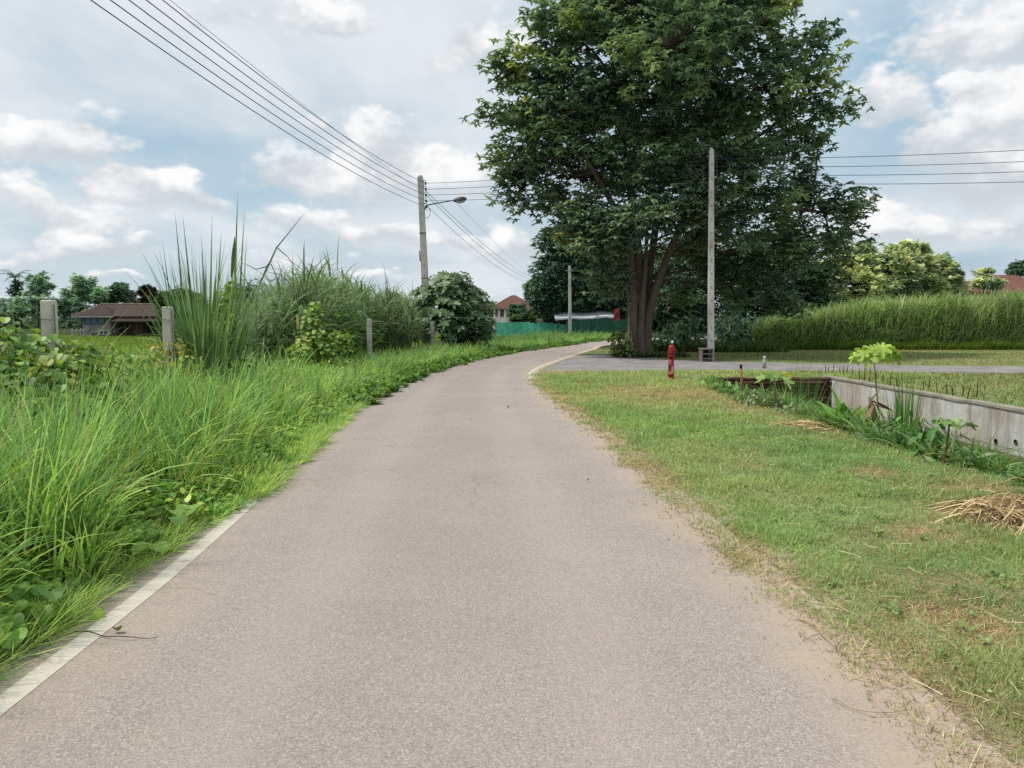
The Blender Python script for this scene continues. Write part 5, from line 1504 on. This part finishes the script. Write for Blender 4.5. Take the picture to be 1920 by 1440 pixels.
# --- planting in the sunken bed
def papaya(label, foot, crown, n, size, cols, stemcol, sr=.025, yellow=0, group='young papaya plants in the sunken bed', az=None, droop=(.25, .7)):
    foot, crown = np.array(foot, float), np.array(crown, float)
    root = empty('papaya_plant', label, 'papaya', tuple(foot), group)
    part(tube(MB(), curve_pts(foot - [0, 0, .05], crown, 0, rng.normal(0, .02, 3), 8), np.linspace(sr, sr * .65, 8), 7, stemcol), 'stem', M_bark, root, True)
    out = lobed(7, .74, 49)
    for k in range(n):
        a = (2 * PI * k / n + rng.uniform(-.3, .3)) if az is None else az[k]
        L = size * rng.uniform(.7, 1.2)
        e = crown + np.array([math.cos(a), math.sin(a), rng.uniform(.0, .7)]) * L
        mb = tube(MB(), curve_pts(crown, e, .12 * L, (0, 0, 0), 6), .006 + sr * .1, 4, lin(160, 176, 104, .95), caps=False)
        c = lin(228, 192, 66, 1.0) if k < yellow else pick(cols, 1)[0]
        mb.add(*shapes([e], a, rng.uniform(*droop), size * rng.uniform(1.0, 1.5), out, c, .35))
        o = part(mb, 'leaf', M_broad, root)
        if k < yellow: tag(o, 'yellow leaf')
PC = [lin(136, 172, 90, 1.05), lin(116, 154, 80, 1.05), lin(156, 184, 104, 1.05)]
def at_z(u, v, Y): return Q(u, v, Y)
papaya('small papaya with one yellow leaf before the brown log wall', (4.95, 14.2, 0), Q(1453, 716, 14.2), 7, .22, PC, lin(168, 160, 136, .6), .035, 1)
papaya('tall papaya with a pale yellow green crown above the concrete wall', (6.2, 12.6, gz(6.2, 12.6)), Q(1638, 668, 12.6), 14, .26, [lin(170, 194, 90, 1.05), lin(154, 184, 82, 1.05), lin(184, 204, 106, 1.05)], lin(150, 160, 96, .6), .016, 0, droop=(.5, 1.1))
papaya('papaya with a reddish brown stem at the lawn edge near the concrete wall', (4.83, 8.55, 0), Q(1780, 796, 8.55), 10, .10, PC, lin(128, 96, 70, .6), .014)
papaya('papaya with a grey green stem leaning right before the wall', (5.05, 8.75, 0), Q(1792, 808, 8.9), 3, .15, [lin(118, 152, 84, .85), lin(100, 138, 76, .85)], lin(150, 158, 132, .6), .018, 0, az=[.1, -.5, 1.2])

def banana_clump(name, label, c, leaves, cols, spots):
    root = empty(name, label, 'banana plant', tuple(c))
    for (az, L, w, lean, bend) in leaves:
        n = 1
        V, f, C = blades([np.array(c) + [math.cos(az) * .04, math.sin(az) * .04, 0]], L, w, az, lean, bend, 12, pick(cols, 1, .1), 0, 'leaf', 1.05, 1.4)
        # crease along the midrib
        V = V.reshape(-1, 2, 3); mid = V.mean(1) - np.array([0, 0, .1]) * np.linalg.norm(V[:, 0] - V[:, 1], axis=1)[:, None] * .9
        W = np.stack([V[:, 0], mid, V[:, 1]], 1).reshape(-1, 3)
        f = np.array([[3 * k + j, 3 * k + j + 1, 3 * k + j + 4, 3 * k + j + 3] for k in range(12) for j in range(2)])
        part(MB().add(W, f, np.repeat(C.reshape(-1, 2, 3)[:, 0], 3, 0)), 'leaf', M_broad, root, True)
    part(tube(MB(), [np.array(c) + [0, 0, -.1], np.array(c) + [0, 0, .22]], [.06, .045], 8, lin(130, 150, 84, .7)), 'stem', M_broad, root, True)
z0 = float(gz(5.45, 12.0))
banana_clump('banana_plant', 'bright green broad leafed plant at the lip of the sunken bed', (5.26, 12.0, float(gz(5.26, 12.0)) + .02), [(a + rng.uniform(-.3, .3), rng.uniform(.5, .9), rng.uniform(.17, .25), rng.uniform(.05, .9), rng.uniform(.3, 1.2)) for a in np.linspace(0, 4 * PI, 27)[:-1]], [lin(122, 170, 70, 1.1), lin(138, 180, 80, 1.1), lin(106, 156, 66, 1.05)], 0)
banana_clump('banana_plant', 'dark green plant with upright paddle leaves in the middle of the bed', (5.95, 12.3, gz(5.95, 12.3)), [(PI, 1.25, .3, .03, .15), (.1, 1.15, .32, .45, .9), (-.6, .9, .26, .7, .9), (2.2, 1.0, .28, .15, .5)], [lin(62, 108, 52, .8), lin(74, 122, 56, .8)], 0)
def dead_banana():
    c = np.array([5.35, 11.0, float(gz(5.35, 11.0))])
    q = lambda u, v: Q(u, v, 11.0)
    root = empty('dead_banana_stem', 'withered brown banana stem with hanging dry leaves beside the paddle leaved plant', 'dead plant', tuple(c))
    part(tube(MB(), [q(1650, 835), q(1645, 800), q(1636, 765), q(1630, 745)], [.06, .05, .04, .02], 8, lin(150, 128, 104, .6)), 'stem', M_bark, root, True)
    mb = MB()
    n = 9
    V, f, C = blades(np.tile(q(1634, 758), (n, 1)) + rng.normal(0, .03, (n, 3)), U(.2, .5, n), .05, U(0, 2 * PI, n), U(1.2, 2.6, n), U(.2, .9, n), 8, pick([lin(170, 144, 108, .7), lin(140, 112, 84, .6), lin(186, 166, 130, .7)], n), U(-.8, .8, n), 'leaf')
    part(mb.add(V, f, C), 'dry_leaf', M_straw, root)
    for pts in ([(1622, 835), (1628, 770), (1630, 750)], [(1632, 752), (1645, 735), (1652, 727)], [(1690, 832), (1688, 795), (1684, 772)], [(1655, 812), (1668, 795), (1672, 780)]):
        part(tube(MB(), [q(*p) for p in pts], [.012, .011, .008], 5, lin(182, 168, 132, .65)), 'dry_stalk', M_straw, root, True)
dead_banana()
RD = [lin(74, 122, 58, .85), lin(96, 142, 66, .85), lin(62, 104, 56, .8), lin(112, 150, 72, .85)]
reed_clump('reed_clump', 'dark blade tuft standing before the corner of the concrete wall', (6.05, 16.2, gz(6.05, 16.2)), 1.75, 150, .32, .03, RD, .17)
reed_clump('reed_clump', 'small lighter blade tuft left of the wall corner tuft', (6.5, 17.2, gz(6.5, 17.2)), 1.5, 70, .3, .022, [lin(132, 142, 96, .7), lin(110, 128, 84, .7)], .25)
reed_clump('reed_clump', 'tall narrow blade tuft in front of the middle of the concrete wall', (5.6, 10.9, gz(5.6, 10.9)), 1.55, 60, .15, .034, [lin(100, 148, 62, .85), lin(84, 130, 60, .85)], .09)
reed_clump('reed_clump', 'thin dark stemmed tuft just right of the tall narrow one', (5.75, 10.4, gz(5.75, 10.4)), .85, 34, .12, .012, [lin(104, 96, 74, .6), lin(110, 130, 80, .7)], .3)

leafy_mass('bed_shrub', 'dark leafed low shrub between the narrow blade tuft and the front papaya', 'shrub',
           [B(1735, 815, 9.6, .32, .26), B(1765, 830, 9.2, .3, .22), B(1700, 805, 10.2, .3, .25), B(1810, 860, 8.9, .28, .2)], 130, .16, [lin(92, 134, 72, 1.0), lin(76, 116, 66, 1.0), lin(116, 154, 86, 1.0)], oval(w=.26), tilt=(.2, 1.3))
leafy_mass('bed_shrub', 'fresh green leafy clump left of the wooden stake', 'shrub',
           [B(1358, 722, 18.2, .45, .26), B(1335, 716, 19, .4, .22), B(1375, 728, 17.6, .3, .24)], 130, .13, [lin(116, 156, 74, 1.05), lin(134, 170, 82, 1.05), lin(100, 140, 70, 1.0)], oval(), tilt=(.2, 1.3))
leafy_mass('bed_shrub', 'grey green small leafed weed mound at the foot of the papaya with the yellow leaf', 'shrub',
           [B(1420, 752, 14.8, .4, .22), B(1400, 742, 15.6, .4, .2), B(1480, 768, 13.6, .35, .22)], 260, .07, [lin(140, 160, 112, 1.0), lin(122, 146, 98, 1.0), lin(156, 172, 126, 1.0)], oval(), tilt=(.1, 1.2))
def bed_weeds():
    n = 900
    y = U(5.0, 21.2, n); x = pit_lip(y) + .15 + np.abs(rng.normal(0, .65, n))
    P = np.stack([x, y, gz(x, y)], 1)
    k = (x < 8.9) & (rng.random(n) < np.where(y > 18, .35, 1)); P = P[k]
    s = U(.12, .34, len(P))
    mb = MB().add(*weeds('', '', P, s * 1.15, [lin(116, 146, 90, 1.0), lin(98, 130, 78, 1.0), lin(138, 158, 110, 1.0), lin(84, 116, 72, 1.0)], 18, .14, .5))
    n = 620
    y = U(5.5, 16, n); x = pit_lip(y) + .05 + np.abs(rng.normal(0, .7, n))
    mb.add(*blades_args(tufts(x, y, 8, lambda a, b: .3 + .45 * vnoise(a, b, .7, 5), lambda yy: .024 + 0 * yy, [lin(108, 144, 78, 1.0), lin(134, 160, 98, 1.0), lin(92, 126, 72, 1.0)], 5, .08, (.2, .9), (.4, 1.6))))
    n = 170
    y = 14.5 + U(0, 4.0, n); x = 4.7 + U(0, 1.2, n)
    mb.add(*weeds('', '', np.stack([x, y, gz(x, y)], 1), U(.1, .26, n), [lin(112, 140, 76, .8), lin(134, 152, 104, .8), lin(96, 128, 62, .8)], 18, .09, .5))
    tag(mb.build('bed_weeds', M_grass), 'tangled weeds and ground cover filling the sunken bed', 'weeds', None, 'stuff')
bed_weeds()

def straw(name, label, c, n, R, hgt, L, w):
    segs = 9
    a = U(0, 2 * PI, n); r = np.sqrt(U(0, 1, n))
    az = rng.normal(.35, .75, n) + PI * (rng.random(n) < .25); kv = rng.normal(0, 1.3, n)
    Ls = U(*L, n); z0 = hgt * (1 - .85 * r ** 2) * U(.1, 1, n); ww = w * U(.6, 1.3, n)
    x = c[0] + R[0] * r * np.cos(a) - Ls * .5 * np.cos(az); y = c[1] + R[1] * r * np.sin(a) - Ls * .5 * np.sin(az)
    arch = hgt * U(-.1, .55, n)
    V = np.empty((n, segs + 1, 2, 3))
    for k in range(segs + 1):
        t = k / segs; aa = az + kv * t
        rr = np.clip(np.hypot((x - c[0]) / R[0], (y - c[1]) / R[1]), 0, 1.6)
        z = np.maximum(z0 * np.clip(1.25 - .8 * rr, 0, 1) + arch * math.sin(PI * t), .006) + gz(x, y)
        V[:, k, 0] = np.stack([x + np.sin(aa) * ww * .4, y - np.cos(aa) * ww * .4, z - ww * .3], 1)
        V[:, k, 1] = np.stack([x - np.sin(aa) * ww * .4, y + np.cos(aa) * ww * .4, z + ww * .3], 1)
        x = x + Ls / segs * np.cos(aa); y = y + Ls / segs * np.sin(aa)
    V = V.reshape(-1, 3)
    q = np.array([[2 * k, 2 * k + 1, 2 * k + 3, 2 * k + 2] for k in range(segs)])[None]
    f = ((np.arange(n) * 2 * (segs + 1))[:, None, None] + q).reshape(-1, 4)
    C = np.repeat(pick([lin(216, 190, 140, .95), lin(196, 166, 118, .9), lin(230, 210, 168, .95), lin(170, 142, 106, .8), lin(140, 116, 90, .7)], n), 2 * (segs + 1), 0)
    mb = MB().add(V - np.array([c[0], c[1], 0]), f, C)
    o = mb.build(name, M_straw); o.location = (c[0], c[1], 0)
    return tag(o, label, 'straw heap')
c = G(1925, 972)
straw('straw_heap', 'loose heap of pale dry straw on the lawn at the right edge', c, 850, (.52, .36), .17, (.15, .75), .009)
c = G(1520, 800)
straw('straw_heap', 'thin scatter of dry straw at the lip of the sunken bed', c, 110, (.45, .8), .06, (.2, .6), .014)
c = G(1730, 965)
# straw wisps and litter on the road edge
def stalk(label, pts, r, col):
    P = np.array([G(u, v) for u, v in pts]); P[:, 2] = .018
    k = np.linspace(0, 1, len(P)); kk = np.linspace(0, 1, 14)
    P = np.stack([np.interp(kk, k, P[:, j]) for j in range(3)], 1)
    P[:, 2] += .012 * np.sin(kk * PI * 2.2) ** 2
    c0 = P[0].copy(); c0[2] = 0
    o = tube(MB(), P - c0, np.linspace(r, r * .4, 14), 5, col).build('dry_stalk', M_straw, smooth=True); o.location = c0
    tag(o, label, 'dry stalk')
stalk('longest pale dry stalk lying on the sandy right edge of the lane', [(1497, 1166), (1530, 1182), (1545, 1205), (1592, 1240)], .0055, lin(206, 182, 140, .8))
stalk('short bent straw beside the longest stalk on the right road edge', [(1538, 1150), (1500, 1152), (1492, 1168)], .004, lin(196, 170, 128, .8))
stalk('thin straw lying flat just below the longest stalk', [(1497, 1194), (1515, 1205), (1530, 1212)], .003, lin(186, 160, 124, .8))
stalk('tiny straw alone on the asphalt left of the sandy edge', [(1416, 1238), (1423, 1248)], .003, lin(214, 200, 176, .8))
stalk('dark thin twig crossing the white line at the lower left', [(140, 1190), (180, 1197), (225, 1204), (295, 1203)], .004, lin(110, 92, 78, .6))
stalk('curved straw in the dry grass at the lower right edge', [(1560, 1318), (1580, 1330), (1640, 1350), (1700, 1340)], .003, lin(196, 172, 130, .8))
def litter_leaf(label, u, v, s, col):
    p = G(u, v); p[2] = .03
    mb = MB().add(*shapes([[0, 0, .012]], rng.uniform(0, 6), .35, s, heart(14), col, .5))
    o = mb.build('fallen_leaf', M_broad); o.location = p
    tag(o, label, 'leaf')
litter_leaf('yellowed leaf fallen on the lane right of the white line', 219, 1192, .05, lin(120, 112, 50, .8))
litter_leaf('bright green heart leaf resting on the white line', 176, 1162, .085, lin(150, 186, 70, .9))
litter_leaf('tiny dark dried leaf alone on the lane right of its centre', 1104, 906, .03, lin(84, 70, 62, .7))
litter_leaf('small dark leaf on the lane near the bend', 955, 766, .06, lin(120, 100, 84, .7))
litter_leaf('pale scrap of leaf in the middle of the lane', 880, 787, .07, lin(212, 200, 186, .8))

# --- row of cut stems along the wall
def cut_stems():
    sp = [(1548, 703, 20), (1562, 704, 22), (1574, 704, 16), (1582, 706, 20), (1596, 707, 20), (1612, 712, 22), (1620, 714, 34), (1630, 716, 26), (1642, 718, 20), (1655, 720, 22), (1668, 724, 24), (1553, 700, 14), (1588, 703, 18),
          (1730, 732, 18), (1741, 728, 22), (1757, 737, 26), (1776, 740, 24), (1786, 742, 20), (1805, 743, 20), (1814, 748, 28), (1831, 745, 34), (1700, 728, 16), (1682, 724, 20), (1690, 712, 14), (1845, 756, 16)]
    m0 = None
    for i, (u, v, h) in enumerate(sp):
        p = G(u, v); p[2] = 0
        p[0] = max(p[0], 9.32)
        H = h * p[1] / FPX * 1.05
        if m0 is None:
            mb = tube(MB(), [(0, 0, -.05), (.008, 0, .4), (-.006, .005, .75), (.012, 0, 1.0)], [.013, .011, .009, .006], 5, lin(96, 84, 66, .55))
            tube(mb, [(.0, 0, .55), (.05, .01, .68), (.07, .01, .74)], [.008, .006, .003], 4, lin(104, 96, 66, .55))
            o = m0 = mb.build('cut_stem', M_wood, smooth=True)
        else:
            o = m0.copy(); COL.objects.link(o)
        o.location = p; o.scale = (1, 1, H)
        o.rotation_euler = (rng.normal(0, .06), rng.normal(0, .08), rng.uniform(0, 6.28))
        tag(o, 'thin dark cut plant stem standing in the row along the top of the wall', 'plant stem', 'cut stems in a row above the retaining wall')
cut_stems()

# ------------------------------------------------------------------ sky, sun, camera
SUN_EL, SUN_AZ = math.radians(60), math.radians(-98)        # azimuth from +Y towards +X
sdir = np.array([math.sin(SUN_AZ) * math.cos(SUN_EL), math.cos(SUN_AZ) * math.cos(SUN_EL), math.sin(SUN_EL)])
def world():
    w = bpy.data.worlds.new('World'); scene.world = w; w.use_nodes = True
    t = NT(w.node_tree)
    sky = t.n('ShaderNodeTexSky', sky_type='NISHITA')
    sky.sun_disc = False; sky.sun_elevation = SUN_EL; sky.sun_rotation = SUN_AZ
    sky.air_density = 1.0; sky.dust_density = 1.6; sky.ozone_density = 1.0
    d = t.n('ShaderNodeTexCoord').outputs['Generated']
    nrm = t.n('ShaderNodeVectorMath', operation='NORMALIZE'); t.put(nrm.inputs[0], d)
    s = t.n('ShaderNodeSeparateXYZ'); t.put(s.inputs[0], nrm.outputs[0])
    x, y, z = s.outputs
    A = t.m('ARCTAN2', x, y)
    E = t.m('ARCSINE', z)
    # ragged edges: warp the angles with noise
    def vec(a, b, c=0.0):
        n = t.n('ShaderNodeCombineXYZ'); t.put(n.inputs[0], a); t.put(n.inputs[1], b); t.put(n.inputs[2], c); return n.outputs[0]
    ae = vec(t.m('MULTIPLY', A, 1.0), t.m('MULTIPLY', E, 1.7))
    wn = t.n('ShaderNodeTexNoise', noise_dimensions='2D'); t.put(wn.inputs['Vector'], ae); wn.inputs['Scale'].default_value = 7; wn.inputs['Detail'].default_value = 4; wn.inputs['Roughness'].default_value = .6
    ws = t.n('ShaderNodeSeparateColor'); t.put(ws.inputs[0], wn.outputs['Color'])
    Aw = t.m('ADD', A, t.m('MULTIPLY', t.m('SUBTRACT', ws.outputs[0], .5), .13))
    Ew = t.m('ADD', E, t.m('MULTIPLY', t.m('SUBTRACT', ws.outputs[1], .5), .075))
    fine = t.noise(ae, 26, 4, .62, '2D')
    def ang(u, v):
        r = ray(u, v); r = r / np.linalg.norm(r)
        return math.atan2(r[0], r[1]), math.asin(r[2])
    def blob(u, v, ru, rv):
        a, e = ang(u, v)
        ka, ke = ru / FPX, rv / FPX
        p = t.m('DIVIDE', t.m('SUBTRACT', Aw, a), ka); q = t.m('DIVIDE', t.m('SUBTRACT', Ew, e), ke)
        g = t.m('EXPONENT', t.m('MULTIPLY', t.m('ADD', t.m('MULTIPLY', p, p), t.m('MULTIPLY', q, q)), -1.0))
        return g, q
    # white heaps: px centre, half sizes, weight
    heaps = [(70, 262, 150, 50, 1), (160, 288, 80, 26, .9), (265, 352, 95, 40, 1), (340, 375, 80, 26, .8), (72, 388, 65, 32, .95), (150, 410, 100, 28, .75), (190, 456, 80, 28, 1), (110, 480, 150, 22, .7), (225, 518, 42, 12, .95),
             (690, 270, 110, 50, .9), (590, 325, 130, 48, .9), (740, 330, 130, 52, .8), (860, 320, 120, 55, .95), (740, 450, 110, 30, .85), (600, 420, 140, 34, .65), (860, 452, 80, 24, .8), (700, 522, 70, 14, .8), (560, 500, 150, 22, .6), (950, 470, 100, 44, .75),
             (600, 15, 110, 40, .8), (430, 25, 130, 34, .6), (910, 75, 95, 60, .8), (830, 115, 70, 34, .5),
             (1850, 200, 80, 56, 1.25), (1790, 255, 105, 50, 1.2), (1890, 265, 120, 80, 1.2), (1900, 335, 130, 55, .8), (1730, 428, 95, 28, 1.05), (1860, 415, 100, 28, .9), (1660, 195, 75, 56, .85), (1690, 395, 70, 28, .7), (1880, 55, 190, 75, .8), (1640, 450, 80, 36, .8), (2150, 250, 180, 110, 1), (-180, 300, 160, 90, .9)]
    dens = None; shade = None; wsum = None
    for h in heaps:
        g, q = blob(*h[:4]); g = t.m('MULTIPLY', g, h[4])
        dens = g if dens is None else t.m('MAXIMUM', dens, g)
        g3 = t.m('MULTIPLY', g, t.m('MULTIPLY', g, g))
        sh = t.m('MULTIPLY', g3, q)
        shade = sh if shade is None else t.m('ADD', shade, sh)
        wsum = g3 if wsum is None else t.m('ADD', wsum, g3)
    qav = t.m('DIVIDE', shade, t.m('ADD', wsum, .02))
    # thin high veil, perspective-flattened
    den = t.m('ADD', t.m('MAXIMUM', z, 0.0), .11)
    pl = vec(t.m('DIVIDE', x, den), t.m('DIVIDE', y, den))
    veil = t.noise(t.mapping(pl, (1.0, .55, 1)), .75, 5, .6, '2D')
    veil2 = t.noise(pl, .32, 2, .55, '2D')
    vm = t.ss(t.m('ADD', t.m('MULTIPLY', veil, .6), t.m('MULTIPLY', veil2, .4)), .36, .62)
    # clear blue windows
    holes = None
    for h in [(1680, 120, 120, 110, 1.15), (290, 268, 150, 28, 1), (460, 360, 110, 36, 1), (60, 330, 150, 28, .9), (860, 395, 90, 26, .5), (120, 510, 230, 34, .8), (1640, 280, 70, 50, .6)]:
        g, q = blob(*h[:4]); g = t.m('MULTIPLY', g, h[4])
        holes = g if holes is None else t.m('ADD', holes, g)
    vm = t.m('MULTIPLY', t.m('ADD', t.m('MULTIPLY', vm, .5), .5), t.m('SUBTRACT', 1.0, t.m('MULTIPLY', holes, .84), clamp=True))
    puff = t.noise(ae, 11, 3, .6, '2D')
    cm = t.ss(t.m('ADD', dens, t.m('ADD', t.m('MULTIPLY', t.m('SUBTRACT', puff, .5), .8), t.m('MULTIPLY', t.m('SUBTRACT', fine, .5), .5))), .30, .66)
    cm = t.m('MULTIPLY', cm, t.m('ADD', .35, t.m('MULTIPLY', t.ss(qav, -1.0, -.1), .65)))
    K = 10.0     # colours below are in picture units; the Background strength is 1/K
    def cc(r, g, b, k=1.0): return tuple(lin(r, g, b, K * k))
    blue = t.mix(t.ss(E, 0.0, .42), cc(197, 222, 235), cc(160, 204, 230))
    nis = t.n('ShaderNodeVectorMath', operation='SCALE'); t.put(nis.inputs[0], sky.outputs[0]); nis.inputs['Scale'].default_value = .75
    base = t.mix(.25, blue, nis.outputs[0])
    vcol = t.mix(t.ss(veil, .35, .65), cc(206, 217, 226), cc(228, 234, 239))
    c = t.mix(vm, base, vcol)
    lit = t.ss(t.m('ADD', qav, t.m('ADD', t.m('MULTIPLY', t.m('SUBTRACT', puff, .5), 2.6), t.m('MULTIPLY', t.m('SUBTRACT', fine, .5), 1.2))), -.55, .8)
    hcol = t.mix(lit, cc(206, 213, 219), cc(254, 254, 254))
    c = t.mix(t.m('MULTIPLY', cm, .97), c, hcol)
    # slate rain cloud low on the right
    g, q = blob(1810, 487, 110, 24)
    c = t.mix(t.m('MULTIPLY', g, .55), c, cc(150, 182, 204))
    # bright haze low down, slate cloud low right
    c = t.mix(t.m('MULTIPLY', t.ss(E, .09, 0.0), .35), c, cc(214, 224, 230))
    bg = t.n('ShaderNodeBackground'); t.put(bg.inputs[0], c); bg.inputs[1].default_value = 1.0 / K
    o = t.n('ShaderNodeOutputWorld'); t.put(o.inputs[0], bg.outputs[0])
    w.cycles.sampling_method = 'MANUAL'; w.cycles.sample_map_resolution = 1024
world()

sun = bpy.data.lights.new('sun', 'SUN'); sun.energy = 3.0; sun.angle = math.radians(5); sun.color = (1, .955, .88)
so = bpy.data.objects.new('sun', sun); COL.objects.link(so)
from mathutils import Vector
so.rotation_euler = Vector(tuple(-sdir)).to_track_quat('-Z', 'Y').to_euler()
so.location = (0, 0, 50)

cam = bpy.data.cameras.new('camera'); co = bpy.data.objects.new('camera', cam); COL.objects.link(co)
cam.sensor_width = 36; cam.sensor_fit = 'HORIZONTAL'; cam.lens = FPX / 1920 * 36
cam.clip_start = .05; cam.clip_end = 6000
co.location = (0, 0, EYE); co.rotation_euler = (PI / 2 - TH, 0, 0)
scene.camera = co

scene.view_settings.view_transform = 'Standard'; scene.view_settings.look = 'None'
scene.view_settings.exposure = 0; scene.view_settings.gamma = 1
cy = scene.cycles
cy.max_bounces = 5; cy.diffuse_bounces = 3; cy.glossy_bounces = 2; cy.transmission_bounces = 3; cy.transparent_max_bounces = 4
cy.use_denoising = False
cy.sample_clamp_indirect = 4
